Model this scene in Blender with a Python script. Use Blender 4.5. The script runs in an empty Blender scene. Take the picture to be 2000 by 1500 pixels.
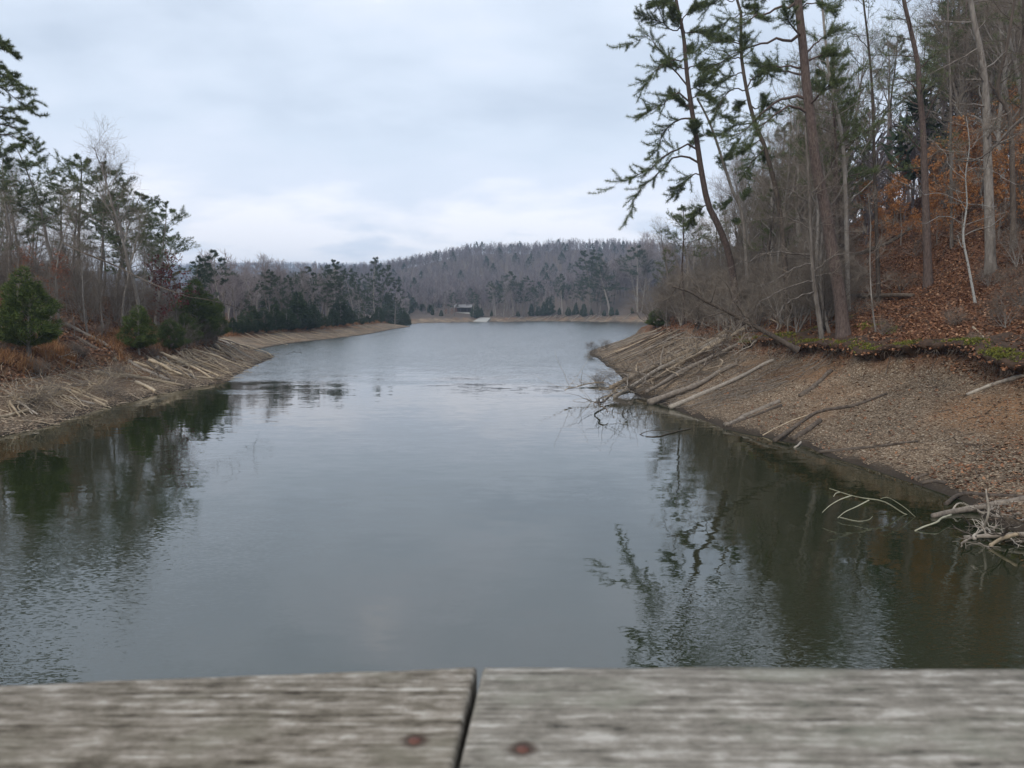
import bpy, math
import numpy as np
from math import radians

# ------------------------------------------------------------------ camera, sky, sun, exposure
sc = bpy.context.scene
COL = sc.collection
FPX = 1482.0                      # focal length in photo pixels (photo is 2000 wide)
CAMH = 4.5
PITCH = math.atan(145 / FPX)
cam = bpy.data.cameras.new("camera")
camo = bpy.data.objects.new("camera", cam)
COL.objects.link(camo)
cam.sensor_width = 36.0
cam.lens = 36.0 * FPX / 2000.0
cam.clip_start = 0.02
cam.clip_end = 9000
cam.dof.use_dof = True
cam.dof.focus_distance = 40.0
cam.dof.aperture_fstop = 17
camo.location = (0, 0, CAMH)
camo.rotation_euler = (math.pi / 2 - PITCH, 0, 0)
sc.camera = camo

SUN_EL, SUN_AZ = radians(38), radians(215)   # behind the clouds
w = bpy.data.worlds.new("World")
sc.world = w
w.use_nodes = True
nt = w.node_tree
nt.nodes.clear()
def wn(t, **k):
    n = nt.nodes.new(t)
    for a, b in k.items():
        setattr(n, a, b)
    return n
sky = wn("ShaderNodeTexSky", sky_type='NISHITA', sun_disc=False, sun_elevation=SUN_EL, sun_rotation=SUN_AZ)
bg1 = wn("ShaderNodeBackground"); bg1.inputs[1].default_value = 0.12
bg2 = wn("ShaderNodeBackground"); bg2.inputs[1].default_value = 0.93
mixs = wn("ShaderNodeMixShader"); mixs.inputs[0].default_value = 0.93
out = wn("ShaderNodeOutputWorld")
tc = wn("ShaderNodeTexCoord")
sep = wn("ShaderNodeSeparateXYZ")
def wmath(op, a, b=None, c=None):
    n = wn("ShaderNodeMath", operation=op)
    for i, v in enumerate((a, b, c)):
        if v is None: continue
        if isinstance(v, (int, float)): n.inputs[i].default_value = v
        else: nt.links.new(v, n.inputs[i])
    return n.outputs[0]
nt.links.new(tc.outputs['Generated'], sep.inputs[0])
zc = wmath('MAXIMUM', sep.outputs[2], 0.0)
den = wmath('ADD', zc, 0.27)
cx = wmath('DIVIDE', sep.outputs[0], den)
cy = wmath('DIVIDE', sep.outputs[1], den)
comb = wn("ShaderNodeCombineXYZ")
nt.links.new(cx, comb.inputs[0]); nt.links.new(cy, comb.inputs[1])
n1 = wn("ShaderNodeTexNoise"); n1.inputs['Scale'].default_value = 1.25; n1.inputs['Detail'].default_value = 6; n1.inputs['Roughness'].default_value = 0.5
n1.inputs['Distortion'].default_value = 0.4
nt.links.new(comb.outputs[0], n1.inputs['Vector'])
mp = wn("ShaderNodeMapping"); mp.inputs['Scale'].default_value = (1.0, 1.5, 1.0); mp.inputs['Location'].default_value = (3.3, 1.7, 0)
nt.links.new(comb.outputs[0], mp.inputs[0])
n2 = wn("ShaderNodeTexNoise"); n2.inputs['Scale'].default_value = 3.0; n2.inputs['Detail'].default_value = 5; n2.inputs['Roughness'].default_value = 0.5
nt.links.new(mp.outputs[0], n2.inputs['Vector'])
nn = wmath('ADD', wmath('MULTIPLY', n1.outputs[0], 0.6), wmath('MULTIPLY', n2.outputs[0], 0.4))
nc = wmath('MULTIPLY', wmath('SUBTRACT', nn, 0.5), 4.6)
# brighter break in the cloud low over the far hills, greyer deck above it
ramp = wn("ShaderNodeValToRGB")
cr = ramp.color_ramp
cr.elements[0].position = 0.0; cr.elements[0].color = (0.80,)*3 + (1,)
cr.elements[1].position = 1.0; cr.elements[1].color = (0.62,)*3 + (1,)
for p, v in ((0.10, 0.95), (0.15, 0.78), (0.22, 0.50), (0.30, 0.50), (0.40, 0.62), (0.55, 0.62)):
    e = cr.elements.new(p); e.color = (v,)*3 + (1,)
nt.links.new(wmath('ADD', zc, wmath('MULTIPLY', nc, 0.045)), ramp.inputs[0])
lvl = wmath('ADD', ramp.outputs[0], wmath('MULTIPLY', nc, 0.42))
colr = wn("ShaderNodeValToRGB")
ce = colr.color_ramp
ce.elements[0].position = 0.15; ce.elements[0].color = (0.44, 0.51, 0.61, 1)
ce.elements[1].position = 0.95; ce.elements[1].color = (0.92, 0.91, 0.95, 1)
e = ce.elements.new(0.55); e.color = (0.60, 0.67, 0.77, 1)
e = ce.elements.new(0.78); e.color = (0.68, 0.73, 0.83, 1)
nt.links.new(lvl, colr.inputs[0])
nt.links.new(colr.outputs[0], bg2.inputs[0])
nt.links.new(sky.outputs[0], bg1.inputs[0])
nt.links.new(bg1.outputs[0], mixs.inputs[1]); nt.links.new(bg2.outputs[0], mixs.inputs[2])
nt.links.new(mixs.outputs[0], out.inputs[0])

sl = bpy.data.lights.new("sun", 'SUN'); sl.energy = 1.3; sl.angle = radians(25); sl.color = (1, 0.95, 0.88)
so = bpy.data.objects.new("sun", sl); COL.objects.link(so)
so.rotation_euler = (math.pi/2 - SUN_EL, 0, math.pi - SUN_AZ)
so.location = (0, -20, 40)

sc.view_settings.view_transform = 'Standard'
sc.view_settings.look = 'None'
sc.view_settings.exposure = 0.58
sc.view_settings.gamma = 1.0
sc.render.engine = 'CYCLES'
cy_ = sc.cycles
cy_.max_bounces = 5; cy_.diffuse_bounces = 2; cy_.glossy_bounces = 2; cy_.transmission_bounces = 2
cy_.volume_bounces = 0; cy_.transparent_max_bounces = 8
cy_.caustics_reflective = False; cy_.caustics_refractive = False
cy_.use_denoising = True
try:
    cy_.denoiser = 'OPENIMAGEDENOISE'
    cy_.denoising_input_passes = 'RGB_ALBEDO_NORMAL'
except Exception:
    pass

# ------------------------------------------------------------------ view geometry helpers
def ray(px, py):
    u = (px - 1000.0) / FPX; v = (py - 750.0) / FPX
    return np.array([u, math.cos(PITCH) - v * math.sin(PITCH), -math.sin(PITCH) - v * math.cos(PITCH)])
def at(px, py, D):
    """world point on the sight line of a photo pixel, D metres out along y"""
    r = ray(px, py); r = r * (D / r[1])
    return np.array([r[0], r[1], r[2] + CAMH])
def on_water(px, py, z=0.0):
    r = ray(px, py); t = (z - CAMH) / r[2]
    return np.array([r[0]*t, r[1]*t, z])
def row_of(z, D):
    """photo row of height z at distance D"""
    a = math.atan2(CAMH - z, D) - PITCH
    return 750 + FPX * math.tan(a)
def x_of(px, D, z=0.0):
    r = ray(px, row_of(z, D)); return r[0] * D / r[1]

# ------------------------------------------------------------------ numeric helpers
_lat = np.random.default_rng(5).random((256, 256))
def vnoise(x, y, seed=0):
    x = np.asarray(x, float) + seed * 17.31; y = np.asarray(y, float) + seed * 9.77
    xi = np.floor(x).astype(int); yi = np.floor(y).astype(int)
    fx = x - xi; fy = y - yi
    fx = fx*fx*(3-2*fx); fy = fy*fy*(3-2*fy)
    a = _lat[xi % 256, yi % 256]; b = _lat[(xi+1) % 256, yi % 256]
    c = _lat[xi % 256, (yi+1) % 256]; d = _lat[(xi+1) % 256, (yi+1) % 256]
    return (a*(1-fx)+b*fx)*(1-fy)+(c*(1-fx)+d*fx)*fy - 0.5
def fbm(x, y, seed=0, o=4):
    s = 0; a = 1.0; f = 1.0
    for i in range(o):
        s = s + a * vnoise(x*f, y*f, seed+i); a *= .5; f *= 2.03
    return s
def sstep(x, a, b):
    t = np.clip((x-a)/(b-a), 0, 1); return t*t*(3-2*t)
def norm(v):
    return v / np.maximum(np.linalg.norm(v, axis=-1, keepdims=True), 1e-9)
def catmull(pts, n):
    p = np.asarray(pts, float)
    if len(p) == 2:
        t = np.linspace(0, 1, n)[:, None]; return p[0]*(1-t)+p[1]*t
    q = np.vstack([2*p[0]-p[1], p, 2*p[-1]-p[-2]])
    s = np.concatenate([[0], np.cumsum(np.linalg.norm(np.diff(p, axis=0), axis=1))]); s /= s[-1]
    T = np.linspace(0, 1, n); r = []
    for t in T:
        i = min(max(np.searchsorted(s, t, side='right')-1, 0), len(p)-2)
        f = (t - s[i])/max(s[i+1]-s[i], 1e-9)
        a, b, c, d = q[i], q[i+1], q[i+2], q[i+3]
        r.append(.5*((2*b)+(-a+c)*f+(2*a-5*b+4*c-d)*f*f+(-a+3*b-3*c+d)*f**3))
    return np.array(r)

class Geo:
    def __init__(s): s.V = []; s.F = []; s.n = 0
    def add(s, V, F):
        V = np.asarray(V, float).reshape(-1, 3); F = np.asarray(F, int)
        s.V.append(V); s.F.append(F + s.n); s.n += len(V); return s
    def mesh(s, name, mat, smooth=False, origin=(0, 0, 0)):
        me = bpy.data.meshes.new(name)
        V = np.vstack(s.V) - np.asarray(origin, float)
        me.vertices.add(len(V)); me.vertices.foreach_set("co", V.astype(np.float32).ravel())
        loops = np.concatenate([f.ravel() for f in s.F])
        tot = np.concatenate([np.full(len(f), f.shape[1]) for f in s.F])
        st = np.concatenate([[0], np.cumsum(tot)[:-1]])
        me.loops.add(len(loops)); me.loops.foreach_set("vertex_index", loops.astype(np.int32))
        me.polygons.add(len(tot)); me.polygons.foreach_set("loop_start", st.astype(np.int32))
        me.polygons.foreach_set("loop_total", tot.astype(np.int32))
        me.polygons.foreach_set("use_smooth", np.full(len(tot), smooth))
        me.update(calc_edges=True)
        if mat: me.materials.append(mat)
        return me

def tubes(P, R, S=4, cap=False, seed=0):
    P = np.asarray(P, float); R = np.asarray(R, float)
    if P.ndim == 2: P = P[None]; R = R[None]
    T = norm(np.gradient(P, axis=1))
    ch = norm(P[:, -1]-P[:, 0])
    ref = np.cross(ch, np.array([0.31, 0.17, 0.93])); ref = norm(ref + 1e-4)
    ref = ref[:, None, :]
    N = norm(ref - (ref*T).sum(-1, keepdims=True)*T); B = np.cross(T, N)
    if cap:
        P = np.concatenate([P[:, :1], P, P[:, -1:]], 1); N = np.concatenate([N[:, :1], N, N[:, -1:]], 1)
        B = np.concatenate([B[:, :1], B, B[:, -1:]], 1)
        R = np.concatenate([R[:, :1]*.02, R, R[:, -1:]*.02], 1)
    b, K = P.shape[:2]
    a = np.arange(S)*2*math.pi/S
    V = P[:, :, None]+R[:, :, None, None]*(np.cos(a)[None, None, :, None]*N[:, :, None]+np.sin(a)[None, None, :, None]*B[:, :, None])
    i = np.arange(b)[:, None, None]*K*S; k = np.arange(K-1)[None, :, None]*S; s = np.arange(S)[None, None, :]; s2 = (s+1) % S
    F = np.stack([i+k+s, i+k+s2, i+k+S+s2, i+k+S+s], -1).reshape(-1, 4)
    return V.reshape(-1, 3), F

def grow(start, d, L, r0, r1, K, wander, up, rng):
    n = len(start); P = np.zeros((n, K, 3)); P[:, 0] = start; d = norm(np.array(d, float))
    upv = np.array([0, 0, 1.0])
    for k in range(1, K):
        d = norm(d + wander*rng.normal(size=(n, 3)) + up*upv)
        P[:, k] = P[:, k-1]+d*(L/(K-1))[:, None]
    t = np.linspace(0, 1, K)[None]
    return P, r0[:, None]*(1-t)+r1[:, None]*t

def kids(P, R, n, t0, t1, ang, av, rng, flat=0.0):
    b, K = P.shape[:2]
    t = (np.arange(n)[None]+rng.random((b, n)))/n*(t1-t0)+t0
    f = t*(K-1); i = np.minimum(f.astype(int), K-2); u = (f-i)[..., None]
    bi = np.arange(b)[:, None]
    p = P[bi, i]*(1-u)+P[bi, i+1]*u; T = norm(P[bi, i+1]-P[bi, i]); r = (R[bi, i]*(1-u[..., 0])+R[bi, i+1]*u[..., 0])
    az = np.arange(n)[None]*2.4+rng.random((b, 1))*6.28+rng.normal(size=(b, n))*.5
    x = norm(np.cross(T, np.array([0.05, 0.02, 1.0])) + 1e-5); y = np.cross(x, T)
    a = ang+av*rng.normal(size=(b, n))
    d = np.cos(a)[..., None]*T+np.sin(a)[..., None]*(np.cos(az)[..., None]*x+(1-flat)*np.sin(az)[..., None]*y)
    return p.reshape(-1, 3), norm(d).reshape(-1, 3), r.ravel(), t.ravel()

def tufts(p, d, L, W, m, rng, spread=.7):
    n = len(p)
    dd = norm(d[:, None]*.75+rng.normal(size=(n, m, 3))*spread)
    s = norm(np.cross(dd, rng.normal(size=(n, m, 3))))
    b = p[:, None]+dd*(L*.06)
    l = L*(.65+.6*rng.random((n, m, 1)))
    V = np.stack([b-s*W/2, b+s*W/2, b+dd*l], 2)
    F = np.arange(n*m*3).reshape(-1, 3)
    return V.reshape(-1, 3), F
def leaves(p, sz, rng, flat=0.0):
    n = len(p)
    a = norm(rng.normal(size=(n, 3))*np.array([1, 1, 1-flat])); b = norm(np.cross(a, norm(rng.normal(size=(n, 3))+np.array([0, 0, 6*flat]))))
    l = sz*(.6+.8*rng.random((n, 1)))
    V = np.stack([p-a*l*.5, p+b*l*.33, p+a*l*.5, p-b*l*.33], 1)
    return V.reshape(-1, 3), np.arange(n*4).reshape(-1, 4)

# ------------------------------------------------------------------ materials
def mat_base(name, rough=0.85, spec=0.2):
    m = bpy.data.materials.new(name); m.use_nodes = True
    b = m.node_tree.nodes['Principled BSDF']; b.inputs['Roughness'].default_value = rough
    b.inputs['Specular IOR Level'].default_value = spec
    return m, m.node_tree, b
def ramp_of(t, stops):
    r = t.nodes.new("ShaderNodeValToRGB"); e = r.color_ramp.elements
    e[0].position, e[0].color = stops[0][0], (*stops[0][1], 1)
    e[1].position, e[1].color = stops[-1][0], (*stops[-1][1], 1)
    for p, c in stops[1:-1]:
        q = e.new(p); q.color = (*c, 1)
    return r
def bark(name, stops, scale=(9, 9, 2.0), bump=.02, objrand=.25):
    m, t, b = mat_base(name)
    tc = t.nodes.new("ShaderNodeTexCoord"); mp = t.nodes.new("ShaderNodeMapping"); mp.inputs['Scale'].default_value = scale
    n = t.nodes.new("ShaderNodeTexNoise"); n.inputs['Scale'].default_value = 1.0; n.inputs['Detail'].default_value = 6; n.inputs['Roughness'].default_value = .7
    t.links.new(tc.outputs['Object'], mp.inputs[0]); t.links.new(mp.outputs[0], n.inputs['Vector'])
    oi = t.nodes.new("ShaderNodeObjectInfo"); ma = t.nodes.new("ShaderNodeMath"); ma.operation = 'MULTIPLY_ADD'
    t.links.new(oi.outputs['Random'], ma.inputs[0]); ma.inputs[1].default_value = objrand; t.links.new(n.outputs[0], ma.inputs[2])
    r = ramp_of(t, stops); t.links.new(ma.outputs[0], r.inputs[0]); t.links.new(r.outputs[0], b.inputs['Base Color'])
    bu = t.nodes.new("ShaderNodeBump"); bu.inputs['Distance'].default_value = bump
    t.links.new(n.outputs[0], bu.inputs['Height']); t.links.new(bu.outputs[0], b.inputs['Normal'])
    return m
def island(name, stops, rough=.8, spec=.15, objrand=.2):
    m, t, b = mat_base(name, rough, spec)
    g = t.nodes.new("ShaderNodeNewGeometry"); oi = t.nodes.new("ShaderNodeObjectInfo")
    ma = t.nodes.new("ShaderNodeMath"); ma.operation = 'MULTIPLY_ADD'; ma.inputs[1].default_value = objrand
    m2 = t.nodes.new("ShaderNodeMath"); m2.operation = 'MULTIPLY'; m2.inputs[1].default_value = 1-objrand
    t.links.new(g.outputs['Random Per Island'], m2.inputs[0])
    t.links.new(oi.outputs['Random'], ma.inputs[0]); t.links.new(m2.outputs[0], ma.inputs[2])
    r = ramp_of(t, stops); t.links.new(ma.outputs[0], r.inputs[0]); t.links.new(r.outputs[0], b.inputs['Base Color'])
    return m
M = {}
M['bark_grey'] = bark('bark_grey', [(.3, (.04, .034, .028)), (.55, (.105, .088, .073)), (.95, (.30, .27, .235))], objrand=.45)
M['bark_pine'] = bark('bark_pine', [(.3, (.025, .018, .015)), (.55, (.075, .053, .044)), (.9, (.18, .135, .115))], (18, 18, 5), .05)
M['bark_dark'] = bark('bark_dark', [(.3, (.03, .026, .022)), (.6, (.09, .07, .055)), (.95, (.17, .14, .11))])
M['bark_pale'] = bark('bark_pale', [(.42, (.05, .042, .036)), (.53, (.13, .12, .105)), (.60, (.33, .325, .30))], (14, 14, 8))
M['twig'] = bark('twig', [(.2, (.05, .04, .032)), (.9, (.23, .19, .15))], (3, 3, 3), .003, .5)
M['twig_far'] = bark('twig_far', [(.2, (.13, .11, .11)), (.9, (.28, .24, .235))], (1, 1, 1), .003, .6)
M['needle'] = island('needle', [(0, (.03, .045, .022)), (.5, (.09, .12, .045)), (1, (.21, .235, .10))])
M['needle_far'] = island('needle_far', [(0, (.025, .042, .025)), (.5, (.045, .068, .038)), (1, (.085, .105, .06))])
M['cedar'] = island('cedar', [(0, (.03, .05, .012)), (.5, (.085, .12, .028)), (1, (.17, .20, .055))])
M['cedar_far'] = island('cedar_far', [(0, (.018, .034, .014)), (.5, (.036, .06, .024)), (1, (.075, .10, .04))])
M['beech_leaf'] = island('beech_leaf', [(0, (.20, .07, .02)), (.5, (.38, .16, .055)), (1, (.54, .30, .13))])
M['maroon_leaf'] = island('maroon_leaf', [(0, (.06, .015, .013)), (.5, (.16, .04, .035)), (1, (.26, .10, .075))])
M['red_leaf'] = island('red_leaf', [(0, (.10, .03, .015)), (.5, (.25, .085, .045)), (1, (.36, .17, .10))])
M['litter'] = island('litter', [(0, (.045, .022, .014)), (.35, (.17, .075, .038)), (.7, (.28, .138, .072)), (.92, (.38, .24, .145)), (1, (.55, .42, .29))])
M['pebble'] = island('pebble', [(0, (.10, .07, .05)), (.5, (.21, .15, .10)), (.85, (.34, .265, .185)), (.96, (.45, .38, .28)), (1, (.66, .60, .50))])
M['moss'] = island('moss', [(0, (.045, .05, .012)), (.5, (.12, .125, .022)), (1, (.27, .26, .04))])
M['drift'] = bark('drift', [(.3, (.13, .095, .06)), (.6, (.35, .275, .185)), (.95, (.58, .475, .34))], (6, 6, 6), .01, .3)
M['drift_grey'] = bark('drift_grey', [(.3, (.09, .075, .06)), (.6, (.24, .20, .16)), (.95, (.44, .39, .32))], (8, 8, 8), .015, .3)
M['drift_dark'] = bark('drift_dark', [(.3, (.03, .024, .02)), (.6, (.10, .078, .06)), (.95, (.24, .19, .145))], (8, 8, 8), .02, .2)
M['drift_brown'] = bark('drift_brown', [(.3, (.075, .055, .04)), (.55, (.21, .16, .11)), (.95, (.44, .35, .25))], (8, 8, 8), .02, .4)
M['drift_green'] = bark('drift_green', [(.3, (.17, .16, .11)), (.6, (.33, .31, .22)), (.95, (.52, .49, .38))], (8, 8, 8), .005, .2)

# ------------------------------------------------------------------ object helpers
def tag(o, label=None, cat=None, group=None, kind=None):
    if label: o['label'] = label
    if cat: o['category'] = cat
    if group: o['group'] = group
    if kind: o['kind'] = kind
    return o
def obj(name, me, parent=None, loc=(0, 0, 0)):
    o = bpy.data.objects.new(name, me); COL.objects.link(o); o.location = loc
    if parent is not None: o.parent = parent
    return o
def empty(name, loc, rz=0, s=1.0):
    o = bpy.data.objects.new(name, None); COL.objects.link(o); o.location = loc; o.rotation_euler = (0, 0, rz)
    o.scale = (s, s, s) if not hasattr(s, '__len__') else s
    o.empty_display_size = .2
    return o
def plant(name, model, loc, rz, s, label, cat, group=None, tilt=(0, 0)):
    """a thing at loc; its parts share the model's meshes"""
    r = empty(name, loc, rz, s); r.rotation_euler = (tilt[0], tilt[1], rz)
    for pn, me in model: obj(pn, me, r)
    return tag(r, label, cat, group)

# ------------------------------------------------------------------ the shore and the ground
right_px = [(1985, 1045), (1900, 1000), (1848, 965), (1760, 937), (1700, 915), (1600, 890), (1560, 872), (1430, 838), (1330, 803), (1262, 778), (1220, 752),
            (1196, 722), (1172, 704), (1150, 690)]
left_px = [(800, 637.5), (768, 643), (735, 650), (690, 657), (620, 665), (560, 672), (508, 682), (480, 687), (500, 691), (536, 693), (528, 701), (500, 712), (470, 728),
           (440, 745), (380, 758), (322, 768), (260, 783), (200, 800), (120, 822), (0, 852)]
far_px = [(1290, 632), (1240, 629.5), (1180, 629), (1100, 627.5), (1040, 627.5), (1000, 628.5), (950, 628.5), (880, 630), (820, 631), (795, 633)]
W2 = lambda L: [tuple(on_water(*p)[:2]) for p in L]
shore = [(14, -40), (13, 0), (12, 9)] + W2(right_px) + [(11, 90), (18, 97), (34, 112), (52, 145), (60, 190)] + W2(far_px) + \
        [(-60, 238), (-58, 222), (-40, 212)] + W2(left_px) + [(-19.5, 18), (-21, 0), (-23, -40)]
shore = catmull(np.array([(a, b, 0) for a, b in shore]), 420)[:, :2]
# small bays and points
tt = np.arange(len(shore)); shore = shore + np.stack([fbm(shore[:, 1]*.35, shore[:, 0]*.3, 3, 3), fbm(shore[:, 0]*.3, shore[:, 1]*.35, 8, 3)], 1)*.55
def sdist(x, y):
    """distance to the water's edge, positive on land"""
    x = np.asarray(x, float).ravel(); y = np.asarray(y, float).ravel()
    A = shore; B = np.roll(shore, -1, 0)
    best = np.full(len(x), 1e18); ins = np.zeros(len(x), bool)
    for (ax, ay), (bx, by) in zip(A, B):
        dx, dy = bx-ax, by-ay; L = dx*dx+dy*dy+1e-12
        t = np.clip(((x-ax)*dx+(y-ay)*dy)/L, 0, 1)
        best = np.minimum(best, (x-ax-t*dx)**2+(y-ay-t*dy)**2)
        c = ((ay > y) != (by > y)); 
        if c.any(): ins ^= c & (x < (bx-ax)*(y-ay)/((by-ay) if by != ay else 1e-12)+ax)
    return np.sqrt(best)*np.where(ins, -1, 1)

def axis(lo, hi, step, far, g):
    c = list(np.arange(lo, hi, step)); a = [c[-1]]; s = step
    while a[-1] < far[1]: s *= g; a.append(a[-1]+s)
    b = [c[0]]; s = step
    while b[-1] > far[0]: s *= g; b.append(b[-1]-s)
    return np.array(b[:0:-1]+c+a[1:])
GX = axis(-40, 40, .32, (-2600, 2600), 1.045)
GY = axis(11, 72, .32, (-120, 2600), 1.02)
XX, YY = np.meshgrid(GX, GY)
DD = sdist(XX, YY).reshape(XX.shape)
def lip_of(x, y):
    R = (x > -5) & (y < 200)
    base = np.where(R, 5.4, np.where(y < 82, 5.0, 7.5))
    return base + 1.3*fbm(x*.13, y*.13, 21, 3) + .35*fbm(x*.9, y*.9, 31, 2)
def height(x, y, d):
    right = sstep(x, -6, 2); near = 1-sstep(y, 74, 92); far = sstep(y, 212, 232)
    def blend(rn, ln, lm, fl, fr):
        lf = ln*near+lm*(1-near)
        v = lf*(1-right)+rn*right
        fv = fl*(1-sstep(x, 2, 40))+fr*sstep(x, 2, 40)
        return v*(1-far)+fv*far
    g = blend(.385, .30, .17, .16, .2)
    s = blend(.5, .4, .3, .3, .5)
    u1 = blend(.40, .5, .12, .10, .25)
    u2 = blend(.62, .42, .10, .10, .42)
    bw = blend(2.2, 0, 0, 0, 0)
    cr_ = blend(16., 6.6, 5., 7., 12.)
    L = lip_of(x, y)
    dp = np.maximum(d, 0)
    z = g*np.minimum(dp, L)*(1-.12*np.sin(np.clip(dp/L, 0, 1)*math.pi)) + s*sstep(dp-L, 0, .35) + u1*np.clip(dp-L, 0, 5) + u2*np.maximum(dp-L-5-bw, 0)
    k = 1.3
    z = -k*np.log(np.exp(-z/k)+np.exp(-cr_/k)) + k*np.log(1+np.exp(-cr_/k))
    lit = sstep(dp-L, 0, 1.5)
    z = z + lit*(.5*fbm(x*.16, y*.16, 41, 3)+.16*fbm(x*.8, y*.8, 51, 3)) + sstep(dp, .2, 1.5)*(.07*fbm(x*1.1, y*1.1, 61, 3)+.10*fbm(x*.35, y*.35, 66, 2))
    z = np.where(d < 0, np.maximum(-4.5, .35*d), z)
    # the hills behind the lake
    xa = [-700, -400, -250, -150, -90, -30, 0, 60, 130, 260, 500, 900]
    za = [10, 12, 15, 21, 32, 45, 46, 41, 38, 33, 24, 14]
    hA = np.interp(x, xa, za)*np.exp(-((y-650)/170.)**2)*(1+.15*fbm(x*.012, y*.012, 71, 3))
    xb = [-2500, -1100, -700, -420, -250, -120, 100, 600, 2500]
    zb = [58, 64, 72, 76, 74, 64, 52, 34, 20]
    hB = np.interp(x, xb, zb)*np.exp(-((y-1450)/330.)**2)*(1+.10*fbm(x*.004, y*.004, 81, 3))
    z = z + np.where(d > 5, sstep(y, 300, 380)*(hA+hB), 0)
    return z
ZZ = height(XX, YY, DD)
def gz(x, y):
    x = np.asarray(x, float); y = np.asarray(y, float)
    i = np.clip(np.searchsorted(GX, x)-1, 0, len(GX)-2); j = np.clip(np.searchsorted(GY, y)-1, 0, len(GY)-2)
    u = (x-GX[i])/(GX[i+1]-GX[i]); v = (y-GY[j])/(GY[j+1]-GY[j])
    return (ZZ[j, i]*(1-u)+ZZ[j, i+1]*u)*(1-v)+(ZZ[j+1, i]*(1-u)+ZZ[j+1, i+1]*u)*v
def gd(x, y):
    x = np.asarray(x, float); y = np.asarray(y, float)
    i = np.clip(np.searchsorted(GX, x)-1, 0, len(GX)-2); j = np.clip(np.searchsorted(GY, y)-1, 0, len(GY)-2)
    return DD[j, i]
_t = np.concatenate([np.arange(6, 120, .08), np.arange(120, 1200, .8)])
def hit(px, py):
    """where the sight line of a photo pixel meets the ground or the water"""
    r = ray(px, py); r = r/r[1]
    x, y, z = r[0]*_t, _t, CAMH+r[2]*_t
    g = np.maximum(gz(x, y), 0)
    k = np.argmax(z <= g)
    if z[k] > g[k]: k = len(_t)-1
    return np.array([x[k], y[k], g[k]])

g = Geo(); ny, nx = XX.shape
idx = np.arange(nx*ny).reshape(ny, nx)
g.add(np.stack([XX, YY, ZZ], -1), np.stack([idx[:-1, :-1], idx[:-1, 1:], idx[1:, 1:], idx[1:, :-1]], -1).reshape(-1, 4))
ground_mat, t, b = mat_base('ground', .95, .1)
me = g.mesh('ground', ground_mat, True)
LIP = lip_of(XX, YY)
lit = sstep(DD-LIP + .5*fbm(XX*2, YY*2, 5, 2), -.1, .5)
clay = sstep(fbm(XX*.22, YY*.22, 12, 3)+.5*np.exp(-((DD-LIP+1.0)/1.3)**2), .15, .6)*sstep(DD, .6, 2.0)
wet = 1-sstep(DD, .15, .75)
def attr(name, v):
    a = me.attributes.new(name, 'FLOAT', 'POINT'); a.data.foreach_set('value', v.astype(np.float32).ravel())
attr('litter', lit); attr('clay', clay); attr('wet', wet); attr('far', sstep(YY, 90, 200))
def A(n):
    q = t.nodes.new("ShaderNodeAttribute"); q.attribute_name = n; return q.outputs['Fac']
def mixc(f, a, c):
    q = t.nodes.new("ShaderNodeMix"); q.data_type = 'RGBA'
    for s_, v in ((0, f), (6, a), (7, c)):
        if isinstance(v, (int, float)): q.inputs[s_].default_value = v
        elif isinstance(v, tuple): q.inputs[s_].default_value = (*v, 1)
        else: t.links.new(v, q.inputs[s_])
    return q.outputs[2]
tc = t.nodes.new("ShaderNodeTexCoord")
def noise(sc_, det=5, rgh=.6):
    n = t.nodes.new("ShaderNodeTexNoise"); n.inputs['Scale'].default_value = sc_; n.inputs['Detail'].default_value = det; n.inputs['Roughness'].default_value = rgh
    t.links.new(tc.outputs['Object'], n.inputs['Vector']); return n.outputs[0]
vo = t.nodes.new("ShaderNodeTexVoronoi"); vo.inputs['Scale'].default_value = 22; t.links.new(tc.outputs['Object'], vo.inputs['Vector'])
vs = t.nodes.new("ShaderNodeSeparateColor"); t.links.new(vo.outputs['Color'], vs.inputs[0])
rg = ramp_of(t, [(0, (.10, .07, .048)), (.5, (.19, .14, .095)), (.85, (.30, .235, .165)), (1, (.48, .42, .33))]); t.links.new(vs.outputs[0], rg.inputs[0])
rl = ramp_of(t, [(.3, (.055, .028, .018)), (.5, (.15, .072, .04)), (.72, (.27, .14, .075))]); t.links.new(noise(9, 8, .75), rl.inputs[0])
big = ramp_of(t, [(.35, (.55, .55, .55)), (.65, (1.15, 1.1, 1.05))]); t.links.new(noise(.35, 4), big.inputs[0])
c_gravel = mixc(A('clay'), rg.outputs[0], (.21, .125, .07))
q = t.nodes.new("ShaderNodeMix"); q.data_type = 'RGBA'; q.blend_type = 'MULTIPLY'; q.inputs[0].default_value = 1
t.links.new(c_gravel, q.inputs[6]); t.links.new(big.outputs[0], q.inputs[7])
c_gravel = mixc(A('wet'), q.outputs[2], (.045, .035, .026))
fl = mixc(A('far'), rl.outputs[0], (.105, .082, .066)); cc = mixc(A('litter'), c_gravel, fl)
t.links.new(cc, b.inputs['Base Color'])
bu = t.nodes.new("ShaderNodeBump"); bu.inputs['Distance'].default_value = .05
t.links.new(noise(16, 5, .7), bu.inputs['Height']); t.links.new(bu.outputs[0], b.inputs['Normal'])
tag(obj('ground', me), kind='structure')

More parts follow.
